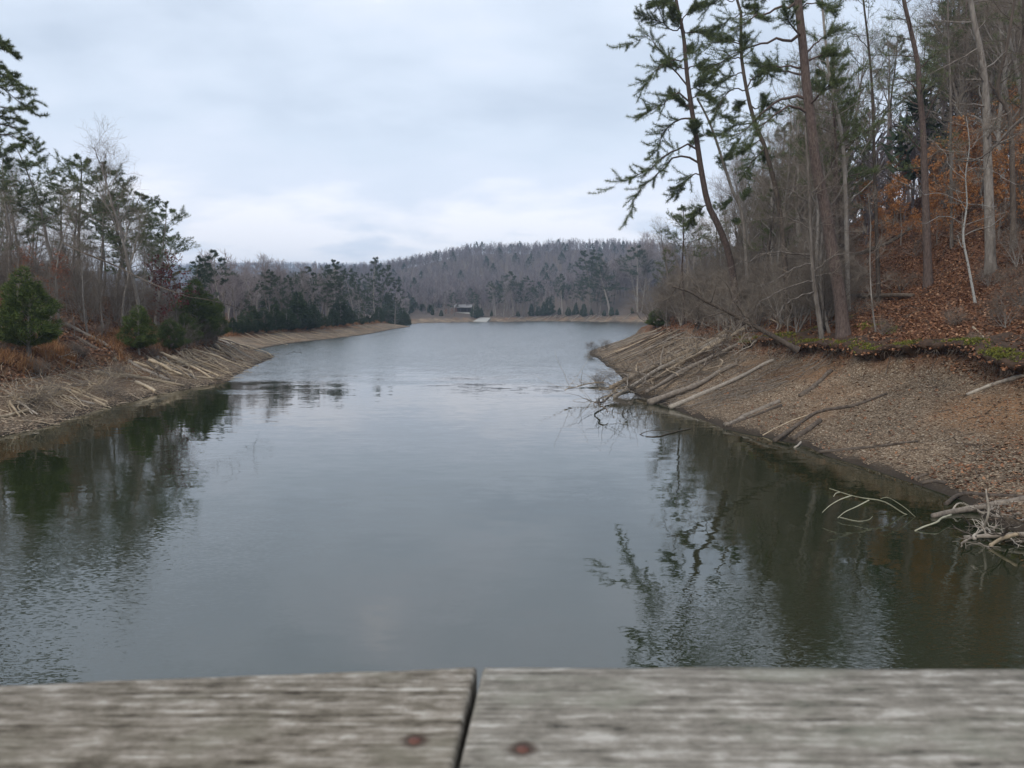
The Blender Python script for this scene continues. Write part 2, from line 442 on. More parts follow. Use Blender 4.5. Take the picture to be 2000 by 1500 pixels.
# water
wm, t, b = mat_base('water', .02, .5)
b.inputs['Base Color'].default_value = (.017, .022, .009, 1); b.inputs['IOR'].default_value = 2.1
tc = t.nodes.new("ShaderNodeTexCoord"); sp = t.nodes.new("ShaderNodeSeparateXYZ"); t.links.new(tc.outputs['Object'], sp.inputs[0])
def wnoise(scale, sx, sy, det=3, rgh=.55, dist=0.0):
    mp = t.nodes.new("ShaderNodeMapping"); mp.inputs['Scale'].default_value = (sx, sy, 1); t.links.new(tc.outputs['Object'], mp.inputs[0])
    n = t.nodes.new("ShaderNodeTexNoise"); n.inputs['Scale'].default_value = scale; n.inputs['Detail'].default_value = det; n.inputs['Roughness'].default_value = rgh
    n.inputs['Distortion'].default_value = dist
    t.links.new(mp.outputs[0], n.inputs['Vector']); return n.outputs[0]
def mth(op, a, b_=None, c=None, clamp=False):
    n = t.nodes.new("ShaderNodeMath"); n.operation = op; n.use_clamp = clamp
    for i, v in enumerate((a, b_, c)):
        if v is None: continue
        if isinstance(v, (int, float)): n.inputs[i].default_value = v
        else: t.links.new(v, n.inputs[i])
    return n.outputs[0]
def mrange(v, a, b_, c=0.0, d=1.0):
    n = t.nodes.new("ShaderNodeMapRange"); n.interpolation_type = 'SMOOTHSTEP'
    t.links.new(v, n.inputs[0])
    for i, x in enumerate((a, b_, c, d)): n.inputs[i+1].default_value = x
    return n.outputs[0]
X, Y = sp.outputs[0], sp.outputs[1]
wob = mth('MULTIPLY', mth('SUBTRACT', wnoise(.09, 1, 2.2, 3), .5), 45)
farm = mrange(mth('ADD', Y, wob), 40, 66)                 # breeze roughens the open water beyond ~50 m
patch = mrange(wnoise(.16, 1, 1, 3), .50, .62)             # cat's paws near the bridge
leftm = mrange(mth('ADD', X, mth('MULTIPLY', mth('SUBTRACT', wnoise(.3, 1, 1, 3), .5), 5)), -6.0, -2.5, 1, 0)
nearl = mth('MULTIPLY', leftm, mrange(Y, 11, 19, 1, 0))
rightm = mth('MULTIPLY', mrange(X, 1.5, 3.0), mrange(Y, 10, 13.5, 1, 0))
rip = mth('MAXIMUM', mth('MAXIMUM', nearl, mth('MULTIPLY', rightm, .8)), mth('MULTIPLY', patch, .18), clamp=True)
def slopes(scale, sx, sy, amp, det=2):
    """ripple slopes straight from a colour noise, so that far water keeps its facets"""
    mp = t.nodes.new("ShaderNodeMapping"); mp.inputs['Scale'].default_value = (sx, sy, 1); t.links.new(tc.outputs['Object'], mp.inputs[0])
    n = t.nodes.new("ShaderNodeTexNoise"); n.inputs['Scale'].default_value = scale; n.inputs['Detail'].default_value = det
    t.links.new(mp.outputs[0], n.inputs['Vector'])
    v = t.nodes.new("ShaderNodeVectorMath"); v.operation = 'SUBTRACT'; t.links.new(n.outputs['Color'], v.inputs[0]); v.inputs[1].default_value = (.5, .5, .5)
    q = t.nodes.new("ShaderNodeVectorMath"); q.operation = 'SCALE'; t.links.new(v.outputs[0], q.inputs[0]); t.links.new(amp, q.inputs['Scale']); return q.outputs[0]
def vadd(a_, b_):
    v = t.nodes.new("ShaderNodeVectorMath"); v.operation = 'ADD'
    for i, x in enumerate((a_, b_)):
        if isinstance(x, tuple): v.inputs[i].default_value = x
        else: t.links.new(x, v.inputs[i])
    return v.outputs[0]
def toward(v_):
    """seen low over the water only the wave faces turned to the bridge show, the backs hide behind crests"""
    ab = t.nodes.new("ShaderNodeVectorMath"); ab.operation = 'ABSOLUTE'; t.links.new(v_, ab.inputs[0])
    m_ = t.nodes.new("ShaderNodeVectorMath"); m_.operation = 'MULTIPLY'; t.links.new(ab.outputs[0], m_.inputs[0]); m_.inputs[1].default_value = (0, -1, 0)
    k_ = t.nodes.new("ShaderNodeVectorMath"); k_.operation = 'MULTIPLY'; t.links.new(v_, k_.inputs[0]); k_.inputs[1].default_value = (1, 0, 0)
    return vadd(m_.outputs[0], k_.outputs[0])
S = vadd(vadd(slopes(11, 1, 2.2, mth('MULTIPLY_ADD', rip, .22, .013)), toward(slopes(7.5, .6, 2.0, mth('MULTIPLY', farm, 1.25), 3))), slopes(2.0, .8, 1.9, mth('MULTIPLY_ADD', farm, .06, .034)))
S = vadd(S, slopes(.7, .6, 1.6, mth('MULTIPLY_ADD', farm, .06, .022)))
ms_ = t.nodes.new("ShaderNodeVectorMath"); ms_.operation = 'MULTIPLY'; t.links.new(S, ms_.inputs[0]); ms_.inputs[1].default_value = (.8, 1.0, 0)
nv = t.nodes.new("ShaderNodeVectorMath"); nv.operation = 'NORMALIZE'; t.links.new(vadd(ms_.outputs[0], (0, 0, 1)), nv.inputs[0])
t.links.new(nv.outputs[0], b.inputs['Normal'])
b.inputs['Roughness'].default_value = .02
wx = np.array([-120, -60, -30, 0, 30, 60, 120.]); wy = np.array([-60, -20, 0, 20, 60, 120, 200, 320.])
WX, WY = np.meshgrid(wx, wy); wi = np.arange(WX.size).reshape(WX.shape)
g = Geo(); g.add(np.stack([WX, WY, WX*0], -1), np.stack([wi[:-1, :-1], wi[:-1, 1:], wi[1:, 1:], wi[1:, :-1]], -1).reshape(-1, 4))
tag(obj('lake_water', g.mesh('lake_water', wm)), kind='structure')


# ------------------------------------------------------------------ plant models (each: list of (part name, mesh), base at the origin)
def skel_bare(rng, h, r, lean=0.0, n=(15, 7, 5, 3), l1=.34, t0=.3, ang=.75, multi=1, wander=.05, path=None, up1=.10):
    if path is None:
        st = np.zeros((multi, 3)); st[:, :2] = rng.normal(size=(multi, 2))*(.12 if multi > 1 else 0)
        d = np.tile([lean, 0, 1.0], (multi, 1)) + rng.normal(size=(multi, 3))*(.28 if multi > 1 else .04)
        P0, R0 = grow(st, d, np.full(multi, h)*(1 if multi == 1 else rng.uniform(.7, 1, multi)), np.full(multi, r), np.full(multi, r*.12), 14, wander, .03, rng)
    else:
        P0 = path[None]; R0 = np.linspace(r, r*.35, len(path))[None]
    s, d, rr, t = kids(P0, R0, n[0], t0, .99, ang, .15, rng)
    P1, R1 = grow(s, d, h*l1*(1.15-.75*t)*rng.uniform(.6, 1.2, len(t)), rr*.55, rr*.12, 8, .14, up1, rng)
    s, d, rr, t = kids(P1, R1, n[1], .2, 1, .75, .2, rng)
    P2, R2 = grow(s, d, h*l1*.42*(1.1-.6*t)*rng.uniform(.5, 1.2, len(t)), rr*.6, rr*.2, 5, .16, .06, rng)
    s, d, rr, t = kids(P2, R2, n[2], .15, 1, .7, .25, rng)
    P3, R3 = grow(s, d, h*l1*.2*rng.uniform(.5, 1.3, len(t)), np.maximum(rr*.6, .003), np.full(len(t), .002), 4, .18, .05, rng)
    out = [P0, R0, P1, R1, P2, R2, P3, R3]
    if n[3]:
        s, d, rr, t = kids(P3, R3, n[3], .1, 1, .7, .3, rng)
        out += list(grow(s, d, h*l1*.09*rng.uniform(.5, 1.3, len(t)), np.full(len(t), .0035), np.full(len(t), .002), 3, .2, .04, rng))
    return out
def bare_model(seed, h=10, r=.11, thick=1.0, bm='bark_grey', tw='twig', leaf=None, leafn=2600, leafsz=.10, lowleaf=0.0, **k):
    rng = np.random.default_rng(seed); s = skel_bare(rng, h, r, **k)
    g1 = Geo(); g1.add(*tubes(s[0], s[1], 8)); g1.add(*tubes(s[2], s[3]*1.0, 5))
    g2 = Geo(); g2.add(*tubes(s[4], np.maximum(s[5], .004*thick), 4)); g2.add(*tubes(s[6], np.maximum(s[7], .0032*thick), 3))
    if len(s) > 8: g2.add(*tubes(s[8], np.maximum(s[9], .0026*thick), 3))
    m = [('trunk', g1.mesh('trunk', M[bm], True)), ('branches', g2.mesh('branches', M[tw], True))]
    if leaf:
        p = s[-2][:, 1:].reshape(-1, 3)
        p = p[rng.random(len(p)) > lowleaf]
        c = fbm(p[:, 0]*1.1+p[:, 2], p[:, 1]*1.1-p[:, 2]*.6, seed, 2); p = p[c > -.08]
        p = p[rng.integers(0, len(p), leafn)]+rng.normal(size=(leafn, 3))*.06
        gl = Geo(); gl.add(*leaves(p, leafsz, rng)); m.append(('foliage', gl.mesh('foliage', M[leaf])))
    return m
def pine_needles(P1, R1, rng, n2=8, nt=5, m=11, L=.16, W=.014, l2=.30, t0=.35, tmin=.3, w2=.8):
    """side twigs along limbs, with needle tufts towards their ends; returns twig and needle geometry"""
    s, d, rr, t = kids(P1, R1, n2, t0, 1, .8, .25, rng, flat=.65)
    ln = np.linalg.norm(P1[:, -1]-P1[:, 0], axis=1).repeat(n2)
    P2, R2 = grow(s, d, np.clip(ln*l2*(1.15-.6*t), .18, 1.3)*rng.uniform(.5, 1.2, len(t)), np.clip(rr*.4, .005, .012), np.full(len(t), .003), 5, .16, .07, rng)
    g = Geo(); g.add(*tubes(P2, R2, 3))
    s2, d2, _, _ = kids(P2, R2, nt, tmin, 1, .55, .3, rng)
    s3 = P2[:, -1]; d3 = norm(P2[:, -1]-P2[:, -2])
    s4 = P1[:, -1]; d4 = norm(P1[:, -1]-P1[:, -2])
    p = np.vstack([s2, s3, s4]); dd = np.vstack([d2, d3, d4]) + np.array([0, 0, .15])
    q = Geo(); q.add(*tufts(p, dd, L, W, m, rng)); return g, q
def pine_model(seed, h=12, r=.15, n1=30, t0=.42, l1=.24, bm='bark_pine', nm='needle', droop=-.03, lean=0.0, top=.35, dead=8, **k):
    rng = np.random.default_rng(seed)
    P0, R0 = grow(np.zeros((1, 3)), np.array([[lean, 0, 1.0]]), np.array([h]), np.array([r]), np.array([r*.15]), 16, .045, .03, rng)
    s, d, rr, t = kids(P0, R0, n1, t0, .99, 1.25, .2, rng)
    tt_ = (t-t0)/(1-t0); ln = h*l1*(np.sin(np.clip(tt_*.8+.2, 0, 1)*math.pi)*.75+top*(1-tt_)+.12)*rng.uniform(.55, 1.25, len(t))
    P1, R1 = grow(s, d, ln, np.maximum(rr*.38, .012), np.full(len(t), .006), 8, .12, .05+droop, rng)
    g1 = Geo(); g1.add(*tubes(P0, R0, 9)); g1.add(*tubes(P1, R1, 5))
    if dead:
        s, d, rr, t = kids(P0, R0, dead, .15, t0+.1, 1.4, .2, rng)
        g1.add(*tubes(*grow(s, d, h*.07*rng.uniform(.3, 1.6, len(t)), np.full(len(t), .018), np.full(len(t), .005), 5, .15, -.03, rng), 4))
    a, q = pine_needles(P1, R1, rng, **k); g1.V += a.V; g1.F += [f+g1.n for f in a.F]; g1.n += a.n
    return [('trunk', g1.mesh('trunk', M[bm], True)), ('crown', q.mesh('crown', M[nm]))]
def cedar_model(seed, h=4.0, w=1.25, n=3400, L=.2, W=.024, m=7, shape=.75, cm='cedar', t0=.10, gap=.14):
    rng = np.random.default_rng(seed)
    t = 1-np.sqrt(rng.random(n*2)*(1-.0)); t = t0+(1-t0)*np.clip(t*1.02, 0, 1)
    u = (t-t0)/(1-t0)
    R = w*np.minimum(1, (u/.16)**.6)*(1-u)**shape+.04
    az = rng.random(n*2)*2*math.pi
    R = R*(1+.8*fbm(az*1.6+np.cos(az), t*7, seed, 3)+.22*fbm(az*5, t*20, seed+3, 2))
    rad = R*np.sqrt(rng.uniform(.25, 1, n*2))
    p = np.stack([rad*np.cos(az), rad*np.sin(az), t*h], 1)
    keep = fbm(az*3+p[:, 2]*.5, p[:, 2]*3.2/h*4, seed+9, 2) > -.22+gap
    p = p[keep][:n]; az = az[keep][:n]
    d = np.stack([np.cos(az), np.sin(az), np.full(len(p), .55)], 1)
    q = Geo(); q.add(*tufts(p, norm(d), L, W, m, rng, .55))
    P0, R0 = grow(np.zeros((1, 3)), np.array([[0, 0, 1.0]]), np.array([h*.95]), np.array([h*.018+.02]), np.array([.01]), 10, .03, .03, rng)
    g1 = Geo(); g1.add(*tubes(P0, R0, 7))
    s, dd, rr, t = kids(P0, R0, 46, .06, .95, 1.05, .15, rng)
    g1.add(*tubes(*grow(s, dd, w*1.0*(1.05-t)*rng.uniform(.6, 1.1, len(t)), np.full(len(t), .018), np.full(len(t), .005), 5, .1, .08, rng), 4))
    return [('trunk', g1.mesh('trunk', M['bark_grey'], True)), ('crown', q.mesh('crown', M[cm]))]

BARE = [bare_model(100+i, 12, .12+.02*(i % 3), n=(15, 6, 5, 3), l1=.3, lean=[0, .08, -.1, .05, -.05, .12][i], t0=[.35, .5, .6, .42, .52, .3][i], ang=[.7, .8, .6, .9, .7, .8][i]) for i in range(6)]
THIN = [bare_model(120+i, 7, .045, n=(13, 6, 4, 2), l1=.36, t0=.22, ang=.75, wander=.07) for i in range(5)]
BRUSH = [bare_model(140+i, 4, .035, multi=6, n=(8, 6, 4, 2), l1=.5, t0=.12, ang=.7, wander=.08, up1=.04) for i in range(5)]
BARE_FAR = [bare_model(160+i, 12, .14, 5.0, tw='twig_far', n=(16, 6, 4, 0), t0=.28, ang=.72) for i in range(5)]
BEECH = [bare_model(180+i, 6.5, .06, n=(15, 7, 4, 2), t0=.14, l1=.40, ang=.9, leaf='beech_leaf', leafn=5200, leafsz=.13, up1=.03) for i in range(3)]
REDL = [bare_model(190+i, 5.5, .06, n=(14, 7, 4, 2), t0=.2, l1=.40, ang=.85, leaf='red_leaf', leafn=1300, leafsz=.12) for i in range(2)]
MAROON = bare_model(195, 6.0, .07, n=(14, 7, 4, 2), t0=.3, l1=.40, ang=.9, leaf='maroon_leaf', leafn=1800, leafsz=.13)
PINE = [pine_model(200+i, 13, .16, n1=34, t0=[.4, .5, .6, .45][i], l1=.2, m=6, L=.2, W=.016, lean=[.03, -.06, .08, 0][i], n2=10, nt=8, l2=.45) for i in range(4)]
FLATP = [pine_model(210+i, 11, .14, n1=30, t0=[.42, .36, .5][i], l1=.27, top=.2, m=7, L=.2, W=.018, lean=[.08, -.08, .02][i], bm='bark_grey', n2=10, nt=9, l2=.5) for i in range(3)]
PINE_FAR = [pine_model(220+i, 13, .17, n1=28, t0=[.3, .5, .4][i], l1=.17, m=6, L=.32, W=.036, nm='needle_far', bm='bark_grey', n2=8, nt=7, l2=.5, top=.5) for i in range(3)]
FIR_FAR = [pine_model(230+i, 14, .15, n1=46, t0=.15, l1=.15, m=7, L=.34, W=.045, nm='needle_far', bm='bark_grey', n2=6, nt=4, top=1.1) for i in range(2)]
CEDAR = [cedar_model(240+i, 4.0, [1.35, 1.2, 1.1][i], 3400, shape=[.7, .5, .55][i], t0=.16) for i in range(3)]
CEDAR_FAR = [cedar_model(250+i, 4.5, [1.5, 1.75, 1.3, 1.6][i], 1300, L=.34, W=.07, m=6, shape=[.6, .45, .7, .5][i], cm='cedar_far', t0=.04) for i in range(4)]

rngp = np.random.default_rng(11)
def put(name, model, x, y, h, h0, label, cat, group, tilt=None, wx=1.0, sink=.12, rz=None):
    s = h/h0
    if tilt is None: tilt = tuple(rngp.normal(size=2)*.03)
    return plant(name, model, (x, y, float(gz(x, y))-sink), rngp.uniform(0, 6.28) if rz is None else rz, (s*wx, s*wx, s), label, cat, group, tilt)
def put_top(name, model, px, D, pytop, h0, label, cat, group, hmin=1.5, hmax=40, **k):
    """a plant at distance D under photo column px whose top reaches row pytop"""
    x = x_of(px, D, float(gz(x_of(px, D, 3), D))); z = float(gz(x, D))
    h = float(np.clip(at(px, pytop, D)[2]-z, hmin, hmax))
    return put(name, model, x, D, h, h0, label, cat, group, **k)

# ------------------------------------------------------------------ the three traced pines on the right bank
def traced(name, trunk, D, base, r, limbs, label, cat, seed, needles=True, bm='bark_pine', auto=14, autot=(.45, 1), autol=2.2, rl=.3, r_end=.35, nk={}, twigs=True, spread=1.0, up=.02, taper=.5):
    """trunk: photo points top-ward from the base; each limb: (photo points, depth change at its tip)"""
    rng = np.random.default_rng(seed)
    if D == 'hit': D = float(hit(trunk[0][0], trunk[0][1]-10)[1])+.4
    pts = [at(px, py, D) for px, py in trunk]
    x0, y0 = pts[0][:2]
    if base: pts[0] = np.array([x0, y0, float(gz(x0, y0))-.25])
    C = catmull(pts, 26); o = C[0].copy()
    C[:, 1] += .25*np.sin(np.linspace(0, 5, 26))*np.linspace(0, 1, 26)
    R = r*(1-(1-r_end)*np.linspace(0, 1, 26)); R[0] *= 1.35; R[1] *= 1.1
    g1 = Geo(); g1.add(*tubes(C[None], R[None], 12))
    LP = []; LR = []
    for lp, dy in limbs:
        q = np.array([at(px, py, D+dy*(i/(len(lp)-1))**1.2) for i, (px, py) in enumerate(lp)])
        c = catmull(q, 12); L = np.linalg.norm(c[-1]-c[0])
        c[2:] += rng.normal(size=(10, 3))*.012*L
        k = int(np.argmin(np.linalg.norm(C-c[0], axis=1))); c[0] = C[k]
        LP.append(c); LR.append(np.linspace(min(R[k]*.42, .014+.016*L), .006, 12))
    if auto:
        s, d, rr, t = kids(C[None], R[None], auto, autot[0], autot[1], 1.2, .2, rng)
        P1, R1 = grow(s, d, autol*rng.uniform(.5, 1.2, auto)*(1.1-.3*t), rr*rl, np.full(auto, .008), 12, .10, up, rng)
        P1a = list(P1); R1a = list(R1)
    else: P1a, R1a = [], []
    P1 = np.array(LP+P1a); R1 = np.array(LR+R1a)
    root = empty(name, o); g1.add(*tubes(P1, R1, 6))
    sub = lambda G, n, m, s=True: obj(n, G.mesh(n, M[m], s, o), root)
    if needles:
        a, q2 = pine_needles(P1, R1, rng, **nk)
        g1.V += a.V; g1.F += [f+g1.n for f in a.F]; g1.n += a.n
        sub(g1, 'trunk', bm); sub(q2, 'crown', 'needle', False)
    else:
        g2 = Geo()
        s, d, rr, t = kids(P1, R1, 8, .2, 1, .8, .2, rng); P2, R2 = grow(s, d, spread*rng.uniform(.4, 1.2, len(t))*(1.2-.6*t), np.maximum(rr*.6, .006), np.full(len(t), .003), 6, .16, .05, rng)
        g2.add(*tubes(P2, R2, 4)); s, d, rr, t = kids(P2, R2, 5, .2, 1, .8, .2, rng)
        P3, R3 = grow(s, d, spread*.42*rng.uniform(.4, 1.2, len(t)), np.full(len(t), .0045), np.full(len(t), .0026), 4, .18, .04, rng); g2.add(*tubes(P3, R3, 3))
        s, d, rr, t = kids(P3, R3, 3, .2, 1, .8, .2, rng); P4, R4 = grow(s, d, spread*.18*rng.uniform(.4, 1.2, len(t)), np.full(len(t), .0034), np.full(len(t), .002), 3, .18, .04, rng); g2.add(*tubes(P4, R4, 3))
        sub(g1, 'trunk', bm); sub(g2, 'branches', 'twig')
    return tag(root, label, cat)
NK = dict(n2=20, nt=18, m=8, L=.17, W=.012, t0=.2, tmin=.12, l2=.55)
traced('pine_tree', [(1450, 600), (1428, 515), (1408, 450), (1384, 399), (1370, 330), (1363, 285), (1348, 195), (1340, 135), (1333, 66), (1318, 0), (1310, -70)], 47, True, .24,
       [([(1342, 168), (1318, 135), (1294, 99), (1270, 72), (1249, 78), (1219, 93)], 1.0), ([(1360, 279), (1330, 285), (1300, 306), (1276, 324), (1249, 342), (1192, 363)], -1.2),
        ([(1364, 312), (1330, 306), (1300, 321), (1270, 354), (1246, 375), (1228, 420)], -.4), ([(1348, 231), (1324, 234), (1300, 255), (1279, 300)], 1.2),
        ([(1342, 192), (1318, 183), (1294, 204), (1252, 225)], -.6), ([(1339, 123), (1318, 117), (1294, 126), (1255, 171)], -1),
        ([(1330, 60), (1312, 57), (1282, 39), (1250, 30)], .5), ([(1373, 342), (1354, 342), (1336, 357), (1315, 384)], 1.3),
        ([(1342, 132), (1366, 129), (1390, 140)], .8), ([(1345, 195), (1369, 186), (1392, 195)], -1), ([(1333, 65), (1360, 63), (1387, 69)], 1),
        ([(1322, 10), (1300, 5), (1272, 12)], -.5), ([(1330, 40), (1350, 20), (1375, 10)], -.5), ([(1384, 399), (1365, 410), (1345, 440)], .8), ([(1320, 5), (1290, -20), (1260, -15)], .5)],
       'slim reddish pine nearest the open water, long drooping limbs reaching left over the lake', 'pine tree', 301, nk=dict(NK, n2=24, nt=20, m=9, L=.21, W=.016), auto=9, autol=1.6, autot=(.55, 1), r_end=.32)
traced('pine_tree', [(1545, 560), (1525, 420), (1495, 288), (1477, 246), (1462, 195), (1450, 135), (1445, 90), (1445, 30), (1436, 0), (1428, -60)], 40, True, .16,
       [([(1445, 30), (1420, 40), (1385, 65)], .8), ([(1444, 85), (1415, 80), (1370, 90), (1355, 110)], -.8), ([(1448, 110), (1420, 118), (1375, 135)], 1), ([(1460, 180), (1430, 175), (1405, 205), (1395, 232)], -1),
        ([(1475, 240), (1440, 245), (1408, 262)], .7), ([(1462, 160), (1490, 140), (1510, 150)], .8), ([(1445, 35), (1470, 25), (1495, 40)], -1), ([(1436, 5), (1405, 0), (1375, 20)], .5),
        ([(1452, 140), (1425, 150), (1400, 165)], -.5), ([(1487, 270), (1462, 290), (1440, 300)], .8), ([(1495, 288), (1470, 315), (1452, 345)], -.8), ([(1470, 215), (1498, 205), (1520, 220)], .4)],
       'thin dark pine between the long-limbed pine and the thick pine trunk', 'pine tree', 302, nk=NK, auto=8, autol=1.5, bm='bark_dark')
traced('pine_tree', [(1650, 625), (1642, 590), (1628, 500), (1612, 400), (1594, 315), (1585, 240), (1576, 180), (1567, 99), (1558, 30), (1552, -20), (1545, -90)], 34, True, .29,
       [([(1561, 83), (1525, 77), (1495, 84), (1465, 96), (1430, 105), (1400, 125)], .8), ([(1552, 18), (1525, 15), (1495, 24), (1460, 40), (1425, 62)], -.8),
        ([(1565, 135), (1540, 129), (1504, 130), (1477, 123)], -.6), ([(1573, 186), (1546, 189), (1510, 204), (1480, 231), (1450, 255), (1420, 270)], .9),
        ([(1576, 213), (1540, 210), (1510, 225), (1480, 255), (1465, 285)], -.9), ([(1552, -10), (1520, -15), (1480, -5)], 1.2), ([(1568, 110), (1600, 80), (1635, 60)], 1.0), ([(1556, 20), (1590, 5), (1625, 20)], -1)],
       'thickest reddish pine trunk on the right bank, leaning left with bare arching limbs', 'pine tree', 303, nk=dict(NK, t0=.45), auto=7, autol=2.2, autot=(.6, 1), r_end=.5)
traced('pine_tree', [(1470, 500), (1453, 435), (1430, 370), (1411, 315), (1390, 255), (1372, 216), (1360, 195)], 49, True, .16,
       [([(1411, 315), (1425, 300), (1440, 280)], .5), ([(1395, 268), (1370, 265), (1350, 280)], -.5), ([(1385, 240), (1405, 228), (1430, 232)], .5)],
       'bent grey pine leaning left just behind the long-limbed pine', 'pine tree', 304, nk=NK, auto=8, autol=1.4, autot=(.4, 1), bm='bark_grey')
TR = [([(1662, 500), (1649, 300), (1619, 150), (1601, 0), (1596, -60)], 38, .12, True, 'slender pine just right of the thickest trunk, with thin hanging foliage', 'bark_grey'),
      ([(1725, 420), (1706, 220), (1694, 90), (1682, 0), (1678, -60)], 42, .11, True, 'narrow pine with patchy foliage, between two bare trunks against the sky', 'bark_dark'),
      ([(1822, 400), (1805, 270), (1796, 180), (1790, 120), (1760, 0), (1750, -60)], 40, .22, True, 'stout brown pine trunk kinked left near the frame top, above the orange leaves', 'bark_pine'),
      ([(1945, 380), (1931, 300), (1922, 150), (1895, 30), (1880, -60)], 36, .24, False, 'stout grey trunk leaning left behind the forked branch', 'bark_grey'),
      ([(1990, 330), (1976, 240), (1949, 180), (1964, 90), (1976, 0), (1985, -60)], 37, .14, False, 'dark forked trunk bending right near the right picture edge', 'bark_dark'),
      ([(1866, 360), (1858, 200), (1850, 75), (1847, 0), (1846, -60)], 43, .09, False, 'straight thin grey trunk rising between the two stout trunks', 'bark_grey'),
      ([(1998, 380), (2000, 200), (1996, 60), (1990, -60)], 40, .15, True, 'dark pine cut by the right picture edge', 'bark_dark')]
for k, (tr_, D, r, ndl, lab, bm) in enumerate(TR):
    traced('pine_tree' if ndl else 'bare_tree', tr_, D, True, r, [([tr_[2], (tr_[2][0]-30, tr_[2][1]-25), (tr_[2][0]-70, tr_[2][1]-20)], .6)], lab, 'pine tree' if ndl else 'bare tree', 320+k, needles=ndl, bm=bm,
           nk=dict(NK, n2=9, nt=5), auto=18, autol=2.4, autot=(.35, 1), spread=.9)
# birch-like tree with white lichen patches
traced('pale_barked_tree', [(1908, 578), (1893, 520), (1884, 460), (1890, 400), (1884, 340), (1888, 290), (1880, 230)], 31, True, .055,
       [([(1886, 350), (1860, 330), (1845, 300), (1815, 270)], .5), ([(1884, 400), (1850, 380), (1800, 375), (1740, 350)], -.8), ([(1887, 300), (1915, 260), (1940, 200)], .5),
        ([(1885, 440), (1850, 420), (1800, 440)], -1), ([(1888, 330), (1930, 330), (1985, 360)], -1)],
       'slender tree with white blotched bark and crooked stem on the leafy slope', 'tree', 340, needles=False, bm='bark_pale', auto=12, autol=1.5, autot=(.3, 1), spread=.9, r_end=.2)
# forked grey tree on the mossy edge, branches sweeping out left over the water
traced('forked_tree', [(1608, 692), (1600, 620), (1592, 560), (1585, 480), (1583, 420), (1575, 330), (1568, 250)], 'hit', True, .12,
       [([(1585, 500), (1540, 493), (1500, 496), (1450, 508), (1400, 530), (1375, 548)], -1.5), ([(1586, 510), (1540, 530), (1500, 552), (1465, 562)], -.8), ([(1592, 570), (1550, 585), (1525, 605), (1500, 645)], -.8),
        ([(1590, 545), (1545, 560), (1490, 590), (1465, 620)], -1.2), ([(1584, 450), (1550, 430), (1500, 425), (1440, 440)], .8), ([(1588, 530), (1630, 500), (1690, 490)], -1),
        ([(1584, 400), (1540, 370), (1490, 370)], -.4), ([(1582, 380), (1610, 350), (1640, 300)], .4)],
       'forked grey tree rooted in the mossy bank edge, pale branches sweeping out left', 'tree', 341, needles=False, bm='bark_grey', auto=10, autol=2.0, autot=(.3, 1), spread=1.0, r_end=.3)
traced('bare_tree', [(1622, 668), (1612, 620), (1604, 560), (1606, 470), (1612, 400), (1600, 300)], 'hit', True, .08, [([(1606, 480), (1640, 450), (1680, 455)], .5)],
       'thinner bare stem close beside the forked tree on the moss', 'tree', 342, needles=False, bm='bark_grey', auto=10, autol=1.6, spread=.8)
traced('bare_tree', [(1712, 665), (1705, 600), (1700, 500), (1697, 440), (1690, 380)], 'hit', True, .04, [([(1702, 540), (1670, 510), (1650, 505)], .3)],
       'thin sapling on the mossy edge right of the forked tree', 'tree', 343, needles=False, bm='bark_grey', auto=10, autol=1.1, spread=.6, autot=(.15, 1))
# branch reaching in from the right edge
traced('bare_tree', [(2040, 400), (2030, 330), (2015, 240), (2000, 228), (1960, 262), (1935, 290), (1900, 315), (1870, 318)], 30, True, .10, [([(1935, 290), (1925, 330), (1900, 350)], .3), ([(1960, 262), (1940, 250), (1900, 262)], .4)],
       'bare tree at the right edge with one pale limb bent left across the orange leaves', 'tree', 344, needles=False, bm='bark_grey', auto=8, autol=1.0, spread=.6, r_end=.3)
# dead trunk leaning off the bank edge
traced('leaning_dead_tree', [(1558, 684), (1530, 668), (1480, 640), (1420, 608), (1376, 588), (1345, 570), (1310, 560)], 33, False, .13,
       [([(1480, 640), (1440, 600), (1420, 560), (1400, 540)], -.5), ([(1420, 608), (1380, 620), (1340, 640), (1310, 655)], -.8), ([(1450, 624), (1430, 650), (1400, 680)], -.7), ([(1376, 588), (1350, 550), (1330, 520)], .5)],
       'dead tree leaning nearly flat leftwards from the mossy bank edge', 'fallen tree', 345, needles=False, bm='bark_dark', auto=12, autol=1.6, autot=(.2, 1), spread=.9, r_end=.3, up=.06)

# ------------------------------------------------------------------ the rest of the right bank wood
def sky_r(px): return np.interp(px, [1180, 1240, 1300, 1360, 1420, 1500, 1600, 1700, 2000], [520, 470, 440, 380, 330, 220, 80, -60, -200])
rr_ = np.random.default_rng(77)
def dart(n, px0, px1, d0, d1, dist, ok):
    """spread points on the ground, thinned to a least spacing"""
    out = []
    for _ in range(n*60):
        if len(out) >= n: break
        D = rr_.uniform(d0, d1); px = rr_.uniform(px0, px1); x = x_of(px, D, 5.0)
        d = float(gd(x, D)); z = float(gz(x, D)); px = 1000+ (x/D)*FPX*math.cos(0)
        if not ok(px, D, x, d, z, row_of(z, D)): continue
        if any((x-a)**2+(D-b_)**2 < dist*dist for a, b_ in out): continue
        out.append((x, D))
    return out
def pick(px, edges, names):
    return names[int(np.searchsorted(edges, px))]
def where_r(px): return pick(px, [1360, 1450, 1540, 1620, 1700, 1780, 1850, 1920], ['above the dark cedar at the shore tip', 'behind the long-limbed leaning pine', 'behind the thin dark pine', 'just left of the thickest pine trunk', 'just right of the thickest pine trunk', 'left of the kinked stout pine trunk', 'behind the kinked stout pine trunk', 'above the white blotched stem', 'along the right picture edge'])
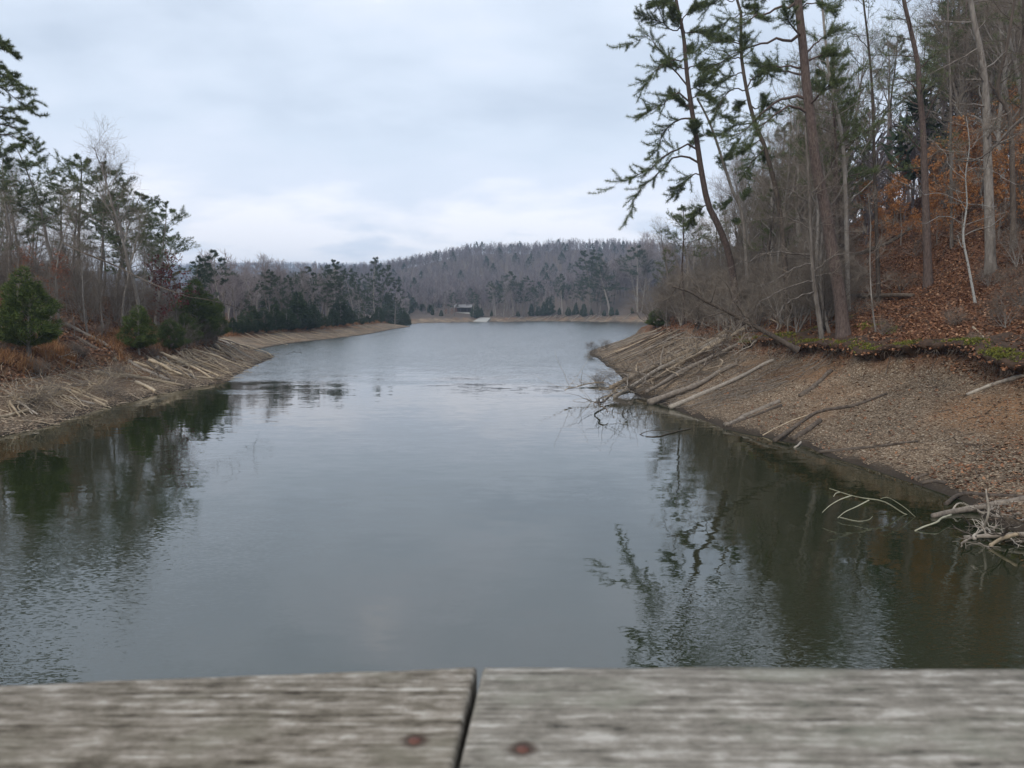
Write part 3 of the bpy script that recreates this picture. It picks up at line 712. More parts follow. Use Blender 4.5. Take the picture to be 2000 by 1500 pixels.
def where_b(px): return pick(px, [1330, 1400, 1470, 1540, 1600], ['beside the round cedar at the shore tip', 'above the parallel pale logs', 'over the tangled log jam', 'around the leaning dead tree', 'left of the forked grey tree', 'behind the forked grey tree'])
def where_l(px): return pick(px, [20, 90, 150, 215, 270, 330], ['at the left picture edge', 'above the largest green cedar', 'under the tallest flat-topped pine', 'in the middle of the left bank wood', 'above the small round green cedar', 'near the maroon-leaved tree', 'at the lakeward end of the left bank wood'])
def where_m(px): return pick(px, [470, 530, 590, 650, 710], ['just beyond the left point', 'left of the tallest shore cedar', 'behind the tallest shore cedar', 'left of the highest pine pair', 'around the highest pine pair', 'by the tip of the middle shore'])
def where_f(px): return pick(px, [850, 930, 990, 1060, 1130, 1200], ['behind the far beach left of the shelter', 'around the far picnic shelter', 'right of the far boat ramp', 'below the far flat-topped pines', 'behind the two small far cedars', 'beside the tall leaning far conifer', 'on the far spur beside the right wood'])
okr = lambda px, D, x, d, z, row: d > 7.5 and not (px > 1560 and D > 78) and not (px > 1640 and row > 415) and px < 2080
RB = 'bare trees of the right bank wood'
for i, (x, D) in enumerate(dart(122, 1240, 2060, 30, 95, 1.4, okr)):
    px = 1000+x/D*FPX; z = float(gz(x, D)); h = np.clip(at(px, sky_r(px)+rr_.uniform(0, 170), D)[2]-z, 5, 17)
    if i % 4 == 3: put('pine_tree', PINE[i % 4], x, D, h, 13, 'green pine crown among the bare trunks '+where_r(px), 'pine tree', 'pines in the right bank wood')
    else: put('bare_tree', BARE[i % 6], x, D, h, 12, ('tall' if h > 11 else 'middling')+' leafless grey tree '+where_r(px)+(', far back' if D > 62 else ''), 'bare tree', RB)
for i, (x, D) in enumerate(dart(150, 1240, 2060, 28, 78, 1.1, okr)):
    put('bare_sapling', THIN[i % 5], x, D, rr_.uniform(4, 8), 7, 'thin leafless sapling '+where_r(1000+x/D*FPX)+(', far back' if D > 55 else ''), 'sapling', 'saplings under the right bank wood')
okb = lambda px, D, x, d, z, row: 6.0 < d < 15 and px < 1640
for i, (x, D) in enumerate(dart(80, 1270, 1645, 31, 86, 1.1, okb)):
    put('bare_shrub', BRUSH[i % 5], x, D, rr_.uniform(2.2, 4.4), 4, 'dense leafless brush '+(where_b(1000+x/D*FPX))+(', upslope' if float(gd(x, D)) > 10 else ', at the shore edge'), 'shrub', 'bare brush along the right shore', wx=1.3)
for i, (px, py, h) in enumerate([(1990, 520, 1.8), (1965, 640, 1.4), (1995, 600, 1.6), (1930, 560, 1.3), (1760, 570, 1.3), (1680, 560, 1.5), (1985, 455, 2.0), (1860, 640, .9), (1790, 500, 1.4), (1725, 655, .9), (1905, 690, .8)]):
    p = hit(px, py); put('bare_shrub', BRUSH[i % 5], p[0], p[1], h, 4, 'small leafless shrub '+('low' if py > 560 else 'higher')+' on the leafy slope, '+pick(px, [1700, 1775, 1880, 1940, 1975], ['right of the forked tree', 'by the level dark log', 'left of the white blotched stem', 'under the white blotched stem', 'right of the white blotched stem', 'at the right edge']), 'shrub', 'small shrubs on the leafy slope', wx=1.4)
beeches = [(1760, 290, 6), (1880, 350, 5), (1810, 260, 6), (1710, 300, 6), (1975, 250, 6.5), (1680, 400, 5), (1780, 300, 6), (1840, 330, 6), (1905, 280, 6.5), (1960, 310, 6.5), (1720, 350, 5), (1830, 390, 5), (1880, 440, 3.5), (1760, 440, 4), (1995, 400, 4.5), (1930, 250, 6), (1800, 365, 5.5), (1860, 400, 5.0), (1920, 370, 5.6), (1745, 400, 5.0), (1985, 345, 6), (1700, 430, 4.4), (1950, 430, 3.6), (1830, 450, 3.2), (1760, 330, 5), (1890, 325, 5.5), (1990, 280, 5), (1720, 480, 2.6)]
for i, (px, py, h) in enumerate(beeches):
    p = hit(px, min(py+40, 480)); put('beech_sapling', BEECH[i % 3], p[0], p[1], h, 6.5, ('high' if py < 370 else 'low')+' orange-leaved young beech '+where_r(px), 'beech', 'orange leaved beeches of the right slope')
p = hit(1283, 640); put('cedar_shrub', CEDAR[1], p[0], p[1], 1.9, 4, 'small round dark cedar at the tip of the right shore, beside the water', 'cedar', None, wx=1.9)
for px, py, h, lab in ((1552, 612, 1.8, 'small green cedar under the pale sweeping branches on the right bank'), (1590, 608, 1.3, 'low green cedar sprig touching the thick pine trunk foot')):
    p = hit(px, py); put('cedar_sapling', CEDAR[2], p[0], p[1], h, 4, lab, 'cedar', None)
put_top('pine_tree', PINE[2], 1335, 66, 400, 13, 'bushy pine whose top shows left behind the long-limbed pine', 'pine tree', None)

# ------------------------------------------------------------------ left bank wood
def sky_l(px): return np.interp(px, [0, 60, 100, 160, 210, 280, 330, 380, 420, 470], [250, 300, 290, 300, 335, 360, 420, 470, 500, 520])
# near pine cut by the left edge
traced('pine_tree', [(-70, 560), (-75, 400), (-70, 250), (-62, 140), (-58, 70), (-55, 55)], 31, True, .2,
       [([(-62, 130), (-30, 105), (10, 95), (35, 115)], .3), ([(-65, 170), (-20, 140), (20, 155), (62, 195)], -.4), ([(-66, 190), (-20, 165), (30, 190), (72, 225)], .5), ([(-70, 220), (-20, 205), (20, 215), (68, 205)], -.6),
        ([(-70, 260), (-20, 240), (30, 250), (64, 280)], .4), ([(-72, 285), (-30, 270), (20, 262), (60, 300)], -.3), ([(-60, 100), (-20, 75), (20, 95)], -.3), ([(-70, 240), (-10, 225), (50, 240)], .6), ([(-60, 110), (-20, 120), (30, 150)], .5),
        ([(-62, 150), (-20, 150), (40, 175)], -.8), ([(-58, 80), (-25, 65), (8, 85)], .6)],
       'dark bushy pine cut by the left picture edge, highest green on that side', 'pine tree', 360, nk=dict(n2=14, nt=8, m=15, L=.16, W=.016, t0=.25, tmin=.1, l2=.26), auto=10, autol=2.0, autot=(.6, 1))
LP = [(15, 52, 305, 1, 'flat-topped pine just below the dark pine at the left edge'), (52, 60, 345, 0, 'thin-crowned pine between the left edge and the tallest left pine'),
      (112, 54, 283, 2, 'tallest flat-topped pine of the left bank, spreading crown against the sky'), (150, 60, 300, 0, 'pine with a broad crown right beside the tallest left pine'),
      (188, 57, 322, 1, 'third flat-topped pine from the tallest towards the lake'), (228, 62, 352, 2, 'pine whose crown overlaps the forked bare tree on the left bank'),
      (262, 56, 372, 0, 'small-crowned pine just lakeward of the forked bare tree'), (303, 62, 398, 1, 'slim pine leaning left over the maroon-leaved tree'),
      (352, 70, 445, 2, 'last pine of the left bank, drooping towards the lake'), (135, 66, 350, 1, 'pine crown seen through the gaps of the tallest left pine'), (205, 68, 400, 0, 'low pine crown in the middle of the left bank wood')]
for i, (px, D, top, k, lab) in enumerate(LP):
    put_top('pine_tree', FLATP[k], px, D, top, 11, lab, 'pine tree', 'pines of the left bank', wx=1.15)
for px, D, top, lab in ((275, 52, 288, 'tallest leafless tree of the left bank, fanned twigs against the sky'), (248, 60, 330, 'leafless crown left of the fanned bare tree'), (40, 56, 330, 'tangled bare tree near the left edge')):
    put_top('bare_tree', BARE[1], px, D, top, 12, lab, 'bare tree', None)
okl = lambda px, D, x, d, z, row: d > 6.2 and px > -120
LB = 'bare trees of the left bank wood'
for i, (x, D) in enumerate(dart(62, -100, 430, 43, 84, 1.7, okl)):
    px = 1000+x/D*FPX; z = float(gz(x, D)); h = np.clip(at(px, sky_l(px)+rr_.uniform(40, 170), D)[2]-z, 2.5, 12)
    put('bare_tree', BARE[i % 6], x, D, h, 12, ('taller' if h > 7 else 'shorter')+' leafless grey tree '+where_l(px)+(', far back' if D > 62 else ''), 'bare tree', LB)
for i, (x, D) in enumerate(dart(105, -100, 440, 42, 78, 1.0, okl)):
    put('bare_sapling', THIN[i % 5], x, D, rr_.uniform(2.0, 4.5), 7, 'thin pale sapling '+where_l(1000+x/D*FPX)+(', far back' if D > 58 else ', in front'), 'sapling', 'thin saplings of the left bank thicket')
for i, (px, py, h, k, lab) in enumerate([(100, 640, 3.9, 0, 'rust-leaved young tree directly behind the biggest left cedar'), (62, 600, 3.4, 1, 'rust-leaved sapling left of the biggest left cedar'), (300, 640, 2.4, 0, 'low russet-leaved bush above the two small round cedars'), (130, 610, 3, 1, 'faded russet sapling right of the rust-leaved young tree')]):
    p = hit(px, py); put('oak_sapling', REDL[k], p[0], p[1], h, 5.5, lab, 'sapling', None)
put_top('maroon_leaved_tree', MAROON, 350, 58, 520, 6, 'small tree with dark maroon leaves under the leaning snag', 'tree', None)
CL = [(57, 700, 520, 0, 1.12, 'largest bright green cedar, standing alone on the left bank'), (272, 692, 596, 1, 1.2, 'small round green cedar above the log-strewn left shore'),
      (335, 690, 622, 1, 1.5, 'low dark cedar touching the small round green one'), (385, 668, 545, 0, 1.2, 'tall cedar partly veiled by bare branches near the left point'),
      (424, 668, 582, 2, 1.05, 'dark columnar cedar at the very tip of the left point'), (365, 680, 610, 2, 1.3, 'brownish cedar in the gap below the maroon leaves'), (402, 672, 600, 1, 1.1, 'short cedar squeezed between the tall and columnar ones')]
for px, py, top, k, wx, lab in CL:
    p = hit(px, py); h = float(at(px, top, p[1])[2]-p[2])
    put('cedar_tree', CEDAR[k], p[0], p[1], max(h, 1), 4, lab, 'cedar', 'cedars of the left bank', wx=wx, sink=.05, tilt=(0, 0))
for i, (x, D) in enumerate(dart(14, 330, 445, 50, 72, 1.2, lambda px, D, x, d, z, row: 5 < d < 12)):
    put('bare_shrub', BRUSH[i % 5], x, D, rr_.uniform(1.3, 2.4), 4, 'leafless shrub on the low end of the left bank', 'shrub', 'bare shrubs of the left bank')
for i, (x, D) in enumerate(dart(46, -60, 420, 43, 76, 1.5, lambda px, D, x, d, z, row: 7 < d < 22)):
    put('bare_shrub', BRUSH[i % 5], x, D, rr_.uniform(1.8, 3.6), 4, 'grey leafless thicket shrub '+where_l(1000+x/D*FPX)+(', far back' if D > 58 else ''), 'shrub', 'thicket shrubs of the left bank wood', wx=1.2)
for i, (px, py, h) in enumerate([(135, 645, 1.0), (200, 655, 1.1), (235, 640, 1.3), (180, 625, 1.5), (20, 640, 1.2), (305, 700, .6), (10, 690, .7)]):
    p = hit(px, py); put('bare_shrub', BRUSH[(i+2) % 5], p[0], p[1], h, 4, 'leafless shrub on the low end of the left bank', 'shrub', 'bare shrubs of the left bank', wx=1.5)

# ------------------------------------------------------------------ trees along the middle left shore
def sky_m(px): return np.interp(px, [420, 450, 490, 520, 560, 600, 650, 700, 735, 760, 790], [500, 515, 530, 505, 530, 525, 520, 525, 530, 565, 600])
okm = lambda px, D, x, d, z, row: d > 9 and x < -20 and 415 < px < 790
ML = 'bare trees behind the middle left shore'
for i, (x, D) in enumerate(dart(70, 415, 785, 92, 185, 2.6, okm)):
    px = 1000+x/D*FPX; z = float(gz(x, D)); h = np.clip(at(px, sky_m(px)+rr_.uniform(-4, 42), D)[2]-z, 3, 16)
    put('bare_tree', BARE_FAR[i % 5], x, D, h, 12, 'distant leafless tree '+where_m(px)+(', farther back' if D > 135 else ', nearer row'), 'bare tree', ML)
MP = [(383, 92, 497, 0), (437, 96, 487, 1), (475, 120, 560, 0), (500, 110, 545, 2), (556, 118, 523, 0), (580, 130, 535, 2), (610, 132, 520, 1), (640, 138, 515, 0), (655, 140, 507, 1), (692, 145, 528, 2), (712, 150, 520, 0),
      (735, 152, 512, 3), (742, 156, 525, 3), (770, 165, 552, 4), (560, 112, 575, 3), (600, 125, 560, 0), (665, 142, 560, 3), (480, 104, 590, 4), (700, 150, 555, 4), (627, 135, 545, 2)]
ML2 = ['airy pine far behind the left point', 'round-topped distant pine on the left skyline', 'short pine rising over the shore cedars', 'pine half hidden in bare twigs left of centre', 'pine standing over the first dense cedar clump',
       'paler pine right of the one over the cedar clump', 'umbrella-crowned distant pine, left of the highest pair', 'left one of the two highest pines of the middle shore', 'right one of the two highest pines of the middle shore',
       'narrow pine between the highest pair and the shore tip', 'loose pine beside the dense conical pine', 'dense conical dark pine near the middle shore tip', 'second conical pine merging with the dense conical one', 'slim conical pine nearest the shore tip',
       'drooping conifer leaning over the cedar row', 'mid-height pine above the tallest shore cedar', 'dark conifer low between the high pines and the tip', 'bluish conifer just beyond the left point', 'short conifer under the loose pine', 'small pine wedged before the highest pair']
for (px, D, top, k), lab in zip(MP, ML2):
    while float(gd(x_of(px, D, 2), D)) < 9.5 and D < 215: D += 1.5
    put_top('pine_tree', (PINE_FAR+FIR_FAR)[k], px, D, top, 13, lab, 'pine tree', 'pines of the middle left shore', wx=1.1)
cr_l = np.random.default_rng(3)
MC = [(455, 617, .9), (478, 605, 1.0), (495, 595, 1), (518, 598, .9), (540, 592, 1.0), (560, 600, 1), (580, 568, .95), (596, 600, 1.1), (614, 592, .8), (632, 612, 1), (652, 600, .9), (664, 582, .95), (682, 596, 1), (700, 608, 1.1), (718, 614, 1), (740, 598, 1.1), (755, 592, 1), (775, 606, 1.1), (787, 600, .9), (470, 625, 1), (508, 622, 1.1), (550, 620, 1), (606, 622, 1), (645, 625, 1), (727, 625, 1)]
for i, (px, top, wx) in enumerate(MC):
    D = float(np.interp(px, [440, 500, 620, 740, 800], [88, 104, 122, 158, 214]))+cr_l.uniform(-1, 3)
    x = x_of(px, D, 2)
    while float(gd(x, D)) < 7.6 and D < 230: D += .8; x = x_of(px, D, 2)
    z = float(gz(x, D)); h = max(float(at(px, top, D)[2]-z), 2)
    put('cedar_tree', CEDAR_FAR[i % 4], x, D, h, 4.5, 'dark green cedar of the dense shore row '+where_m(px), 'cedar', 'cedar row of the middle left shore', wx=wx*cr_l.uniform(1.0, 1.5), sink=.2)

# ------------------------------------------------------------------ the far shore
def sky_f(px): return np.interp(px, [770, 800, 860, 900, 950, 1000, 1050, 1100, 1150, 1180, 1220, 1260, 1300], [585, 580, 570, 562, 558, 548, 562, 560, 540, 512, 486, 465, 445])
okf = lambda px, D, x, d, z, row: d > 8 and 770 < px < 1310 and not (800 < px < 940 and D < 312)
for i, (x, D) in enumerate(dart(70, 775, 1305, 236, 335, 3.2, okf)):
    px = 1000+x/D*FPX; z = float(gz(x, D)); h = np.clip(at(px, sky_f(px)+rr_.uniform(-3, 35), D)[2]-z, 5, 24)
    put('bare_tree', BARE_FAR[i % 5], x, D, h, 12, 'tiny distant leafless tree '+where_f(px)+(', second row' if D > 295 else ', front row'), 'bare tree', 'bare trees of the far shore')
FP = [(888, 568, 0, 1.2, 'left one of the two round dark pines beside the shelter'), (924, 570, 1, 1.2, 'dark pine rising just right of the shelter'), (968, 548, 2, 1.1, 'faint flat-topped pine left of the highest far pair'), (1003, 530, 1, 1.2, 'highest flat-topped pine in the middle of the far shore'),
      (1022, 536, 0, 1.1, 'leaning pine right beside the highest flat-topped one'), (1043, 560, 4, .9, 'conical pine behind the two small far cedars'), (1098, 535, 1, 1.0, 'thin pine left of the leaning far conifer'), (1128, 535, 2, 1.0, 'thin pine halfway along the right part of the far shore'),
      (1152, 497, 3, 1.3, 'tall leaning dark conifer of the far shore, right part'), (1172, 520, 4, 1.1, 'dark conifer just right of the tall leaning one'), (1190, 482, 0, 1.4, 'highest dark pine on the skyline before the right wood'), (1075, 575, 2, 1, 'small pine above the far log-strewn bank'),
      (850, 590, 0, 1.2, 'low dark pine left of the shelter'), (1245, 480, 1, 1.3, 'dark pine on the spur just behind the right wood')]
for px, top, k, wx, lab in FP:
    D = 292 if px < 1140 else 275
    x = x_of(px, D, 5)
    while float(gd(x, D)) < 8: D += 2; x = x_of(px, D, 5)
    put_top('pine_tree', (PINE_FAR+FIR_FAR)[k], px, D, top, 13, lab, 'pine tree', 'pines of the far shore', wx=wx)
FC = [(1038, 592), (1052, 596), (1062, 588), (1073, 578), (1092, 600), (1110, 598), (1125, 590), (1140, 592), (1155, 602), (1180, 605), (845, 600), (862, 604), (940, 600), (1012, 606), (960, 606), (1205, 606), (1235, 604), (928, 590), (1120, 604), (1195, 598)]
for i, (px, top) in enumerate(FC):
    D = 288; x = x_of(px, D, 4)
    if px > 1170: D = 258
    x = x_of(px, D, 4)
    while float(gd(x, D)) < 7.5 and D < 330: D += 1.5; x = x_of(px, D, 4)
    z = float(gz(x, D)); h = max(float(at(px, top, D)[2]-z), 2.5)
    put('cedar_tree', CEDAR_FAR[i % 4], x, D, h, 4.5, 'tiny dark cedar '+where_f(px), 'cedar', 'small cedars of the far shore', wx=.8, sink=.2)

# ------------------------------------------------------------------ the woods that read as one mass
def wood_mesh(name, pts, hts, rng, mat_list, ever, nt_=26, kind_w=.35):
    """many small leafless trees: a stem and sprays of twigs each, evergreens as tufted cones"""
    b_ = Geo(); e_ = Geo(); n = len(pts); z = gz(pts[:, 0], pts[:, 1])
    ev = rng.random(n) < ever
    P = np.column_stack([pts, z-.3]); s = P[~ev]; h = hts[~ev]
    st, d = grow(s, np.tile([0, 0, 1.], (len(s), 1))+rng.normal(size=(len(s), 3))*.05, h*.9, h*.012+.03, h*.004, 4, .04, 0, rng)
    b_.add(*tubes(st, d, 3))
    q, dd, _, t_ = kids(st, d, nt_, .25, 1, .65, .2, rng)
    L = (h.repeat(nt_)*.34*(1.15-.8*t_))[:, None]; dd = norm(dd+np.array([0, 0, .25])); sd = norm(np.cross(dd, rng.normal(size=dd.shape)))
    wd = .014*h.repeat(nt_)[:, None]
    V = np.stack([q-sd*wd*.3, q+sd*wd*.3, q+dd*L+sd*wd, q+dd*L-sd*wd*.2], 1); 
    b_.add(V.reshape(-1, 3), np.arange(len(V)*4).reshape(-1, 4))
    # fine twig ends
    q2 = q.repeat(3, 0)+dd.repeat(3, 0)*L.repeat(3, 0)*rng.uniform(.3, 1, (len(q)*3, 1)); d2 = norm(dd.repeat(3, 0)+rng.normal(size=(len(q)*3, 3))*.5); L2 = L.repeat(3, 0)*.5; s2 = norm(np.cross(d2, rng.normal(size=d2.shape))); w2 = wd.repeat(3, 0)*.3
    V = np.stack([q2-s2*w2, q2+s2*w2, q2+d2*L2], 1); b_.add(V.reshape(-1, 3), np.arange(len(V)*3).reshape(-1, 3))
    me1 = b_.mesh(name, mat_list[0])
    if ev.any():
        s = P[ev]; h = hts[ev]; k = 90; t = rng.random((len(s), k))**.8; az = rng.random((len(s), k))*6.28; R = h[:, None]*.19*np.sin(np.clip(t*1.1+.1, 0, 1)*math.pi)**.6
        p = np.stack([s[:, :1]+R*np.cos(az), s[:, 1:2]+R*np.sin(az), s[:, 2:]+h[:, None]*(.3+.72*t)], -1).reshape(-1, 3)
        dd = np.stack([np.cos(az), np.sin(az), np.full_like(az, .5)], -1).reshape(-1, 3)
        e_.add(*tufts(p, norm(dd), 1.1, .42, 3, rng, .6)); me2 = e_.mesh(name, mat_list[1])
        return me1, me2
    return me1, None
def scatter(n, x0, x1, y0, y1, ok, rng):
    x = rng.uniform(x0, x1, n*3); y = rng.uniform(y0, y1, n*3); k = ok(x, y); return np.column_stack([x[k], y[k]])[:n]
M['hill_twig'] = island('hill_twig', [(0, (.075, .062, .064)), (.5, (.14, .118, .122)), (1, (.23, .20, .205))])
M['hill_green'] = island('hill_green', [(0, (.02, .035, .022)), (1, (.06, .08, .045))])
rw = np.random.default_rng(8)
for nm, n, bx, ok, hh, ev, kk in (
        ('hillside_woods', 7000, (-330, 330, 335, 720), lambda x, y: (np.abs(x) < y*.36) & (y > 335), (6, 11), .035, 16),
        ('ridge_woods', 4500, (-760, 60, 1080, 1560), lambda x, y: (x < -y*.06) & (x > -y*.42-40), (9, 14), .03, 12),
        ('shore_woods', 900, (-110, -30, 100, 330), lambda x, y: (gd(x, y) > 16) & (x > -y*.42), (7, 11), .10, 26),
        ('spur_woods', 1000, (-60, 110, 250, 420), lambda x, y: (gd(x, y) > 22) & (x < y*.34), (9, 15), .10, 26),
        ('bank_woods', 150, (24, 75, 60, 150), lambda x, y: (gd(x, y) > 14) & (x > y*.2) & (x < y*.62), (7, 12), .08, 40)):
    P = scatter(n, *bx, ok, rw); hts = rw.uniform(*hh, len(P))
    if nm == 'shore_woods':
        px = 1000+P[:, 0]/P[:, 1]*FPX; mx = np.array([at(a, max(sky_m(a), 520)+15, d)[2] for a, d in zip(px, P[:, 1])])-gz(P[:, 0], P[:, 1]); hts = np.clip(np.minimum(hts, mx), 3, 20)
    if nm == 'spur_woods':
        px = 1000+P[:, 0]/P[:, 1]*FPX; mx = np.array([at(a, sky_f(a)+3, d)[2] for a, d in zip(px, P[:, 1])])-gz(P[:, 0], P[:, 1]); hts = np.clip(np.minimum(hts, mx), 3, 24)
    m1, m2 = wood_mesh(nm, P, hts, rw, (M['hill_twig'], M['hill_green']), ev, kk)
    o = tag(obj(nm, m1), kind='stuff')
    if m2: tag(obj(nm.replace('woods', 'evergreens'), m2), kind='stuff')

# ------------------------------------------------------------------ stones, fallen leaves, twigs and moss on the banks
rs = np.random.default_rng(21)
def strew(n, x0, x1, y0, y1, ok):
    P = np.zeros((0, 2))
    while len(P) < n:
        y = y0+(y1-y0)*rs.random(n)**1.35; x = rs.uniform(x0, x1, n); d = gd(x, y)
        k = ok(x, y, d); P = np.vstack([P, np.column_stack([x[k], y[k]])])
    return P[:n]
def stones(P, lo, hi, flat=.45):
    n = len(P); s = lo+(hi-lo)*rs.random(n)**2.2
    a = rs.random(n)*6.28; base = np.array([[1, 0, 0], [.3, .8, 0], [-.7, .6, 0], [-1, -.2, 0], [-.2, -.8, 0], [.6, -.6, 0], [.15, .1, 1], [-.1, 0, -1]])
    V = np.tile(base[None], (n, 1, 1))*(1+.35*rs.normal(size=(n, 8, 3))*.6)
    V[:, :, 2] *= flat; V *= s[:, None, None]*.5
    V[:, :, 0] *= rs.uniform(.8, 1.6, n)[:, None]
    c, q = np.cos(a)[:, None], np.sin(a)[:, None]
    X = V[:, :, 0]*c-V[:, :, 1]*q; Y = V[:, :, 0]*q+V[:, :, 1]*c
    W = np.stack([X+P[:, :1], Y+P[:, 1:], V[:, :, 2]+(gz(P[:, 0], P[:, 1])+s*.05)[:, None]], -1)
    W[:, :, 2] += rs.normal(size=n)[:, None]*.25*X
    f = np.array([[i, (i+1) % 6, 6] for i in range(6)]+[[(i+1) % 6, i, 7] for i in range(6)])
    F = (np.arange(n)*8)[:, None, None]+f[None]
    return W.reshape(-1, 3), F.reshape(-1, 3)
LPf = lambda x, y: lip_of(x, y)
g = Geo()
g.add(*stones(strew(90000, 4, 26, 14, 60, lambda x, y, d: (d > .05) & (d < LPf(x, y)+.1) & (rs.random(len(x)) > 1.6*fbm(x*.3, y*.3, 12, 3)) & (rs.random(len(x)) < 34/np.maximum(y, 14)-.1)), .018, .08))
tag(obj('gravel', g.mesh('gravel', M['pebble'])), kind='stuff')
g = Geo(); g.add(*stones(strew(22000, -28, -15, 24, 75, lambda x, y, d: (d > .05) & (d < LPf(x, y)+.1) & (rs.random(len(x)) < 45/np.maximum(y, 14)-.2)), .04, .15))
tag(obj('gravel', g.mesh('gravel', M['pebble'])), kind='stuff')
def litter(P, sz, name='leaf_litter', mat='litter', lift=.03, flat=.7):
    p = np.column_stack([P, gz(P[:, 0], P[:, 1])+lift*rs.random(len(P))+.008])
    g = Geo(); g.add(*leaves(p, sz, rs, flat)); return tag(obj(name, g.mesh(name, M[mat])), kind='stuff')
litter(strew(165000, 9, 45, 15, 72, lambda x, y, d: (d > LPf(x, y)-.2) & (x < .78*y) & (fbm(x*.5, y*.5, 77, 2) > -.4)), .115, lift=.07, flat=.5)
litter(strew(6000, 9, 20, 14, 40, lambda x, y, d: (d > .1) & (d < LPf(x, y)) & (rs.random(len(x)) < np.where(y < 20, .9, .25))), .10)
litter(strew(60000, -46, -18, 30, 76, lambda x, y, d: (d > LPf(x, y)-.4) & (x > -.8*y)), .16, lift=.07, flat=.55)
def twigs(P, L, r, name, mat, skew=(0, 0)):
    n = len(P); a = rs.normal(size=n)*.5+np.where(P[:, 0] > 0, 2.3, .85)*0+rs.random(n)*6.28*.6; l = L*rs.uniform(.3, 1.6, n)
    k = np.linspace(-.5, .5, 5)[None]; bend = rs.normal(size=(n, 1))*.18
    X = P[:, :1]+np.cos(a)[:, None]*k*l[:, None]-np.sin(a)[:, None]*bend*l[:, None]*(k*k*4); Y = P[:, 1:]+np.sin(a)[:, None]*k*l[:, None]+np.cos(a)[:, None]*bend*l[:, None]*(k*k*4)
    Z = np.maximum(gz(X, Y), 0)+r+.03*rs.random((n, 1))+rs.random((n, 1))*.12*(k+.5)
    rr = np.outer(rs.uniform(.5, 1.4, n)*r, np.linspace(1.2, .5, 5))
    g = Geo(); g.add(*tubes(np.stack([X, Y, Z], -1), rr, 4)); return tag(obj(name, g.mesh(name, M[mat], True)), kind='stuff')
twigs(strew(380, -26, -15, 24, 78, lambda x, y, d: (d > .0) & (d < 5.5)), .9, .012, 'twig_litter', 'drift')
twigs(strew(450, -32, -15, 30, 78, lambda x, y, d: (d > 3.5) & (d < 9)), 1.1, .014, 'twig_litter', 'drift_grey')
twigs(strew(900, 5, 22, 32, 86, lambda x, y, d: (d > .0) & (d < 6.0)), 1.0, .013, 'twig_litter', 'drift_grey')
twigs(strew(700, 8, 34, 15, 60, lambda x, y, d: (d > 5.5) & (x < .75*y)), 1.0, .012, 'twig_litter', 'drift_dark')
twigs(strew(120, 8, 16, 15, 34, lambda x, y, d: (d > .2) & (d < 5.5)), .5, .008, 'twig_litter', 'drift_dark')

# undercut turf edge above the gravel, with moss and hanging roots
ys = np.linspace(17.5, 41, 150); lx = []
for y in ys:
    xs = np.linspace(8, 26, 400); dd_ = gd(xs, np.full(400, y)); lx.append(xs[np.argmax(dd_ > lip_of(xs, np.full(400, y)))])
lx = np.array(lx)+.18*fbm(ys*1.3, ys*0, 91, 3)+.05*fbm(ys*5, ys*0, 95, 2)
fade = sstep(ys, 17.5, 20)*(1-sstep(ys, 36.5, 41))
top = gz(lx+.9, ys)
prof_ = [(1.7, .02), (1.0, .07), (.4, .07), (0, .05), (-.28, .0), (-.38, -.08), (-.34, -.17), (-.1, -.24), (.25, -.42), (.5, -.75)]
V = np.array([[(lx[i]+dx*(fade[i] if dx < 0 else 1), ys[i], (gz(lx[i]+dx, ys[i]) if dx > .8 else top[i]-.10*(1.0-dx)*0)+dz*(1 if dx > .8 else 1)-(1-fade[i])*.3+(.16 if j < 9 else .06)*float(fbm(ys[i]*3.2+j*.7, j*1.3, 97, 2))) for j, (dx, dz) in enumerate(prof_)] for i in range(len(ys))])
n_, m_ = V.shape[:2]; ii = np.arange(n_*m_).reshape(n_, m_)
g = Geo(); g.add(V.reshape(-1, 3), np.stack([ii[:-1, :-1], ii[1:, :-1], ii[1:, 1:], ii[:-1, 1:]], -1).reshape(-1, 4))
soil = bark('soil', [(.3, (.022, .014, .009)), (.6, (.075, .045, .028)), (.95, (.16, .10, .06))], (4, 4, 4), .05, .0)
tag(obj('bank_ledge', g.mesh('bank_ledge', soil, True)), kind='structure')
k = rs.integers(0, n_, 3800); w_ = rs.random(3800); mo = fbm(ys[k]*.9, k*0, 88, 2)
sel = (mo > .02)|(rs.random(3800) < .10); k = k[sel]; w_ = w_[sel]
p = V[k, 3]*(1-w_[:, None])+np.where((w_ > .5)[:, None], V[k, 2], V[k, 5])*w_[:, None]+rs.normal(size=(len(k), 3))*np.array([.12, .08, .02])
g = Geo(); g.add(*tufts(p, np.tile([-.3, -.2, .5], (len(p), 1)), .09, .03, 9, rs, .8)); tag(obj('moss', g.mesh('moss', M['moss'])), kind='stuff')
k = rs.integers(0, n_, 6000); w_ = rs.random(6000); p = V[k, 2]*(1-w_[:, None])+V[k, 6]*w_[:, None]+rs.normal(size=(6000, 3))*np.array([.15, .08, .02])
g = Geo(); g.add(*leaves(p, .12, rs, .3)); tag(obj('leaf_litter', g.mesh('leaf_litter', M['litter'])), kind='stuff')
k = rs.integers(4, n_-10, 600); s = V[k, 6]+np.array([.1, 0, 0]); P1, R1 = grow(s, np.tile([-.25, -.1, -1.], (600, 1))+rs.normal(size=(600, 3))*.5, rs.uniform(.08, .5, 600), np.full(600, .008), np.full(600, .003), 6, .3, -.05, rs)
g = Geo(); g.add(*tubes(P1, R1, 4)); tag(obj('hanging_roots', g.mesh('hanging_roots', M['drift_dark'], True)), kind='stuff')
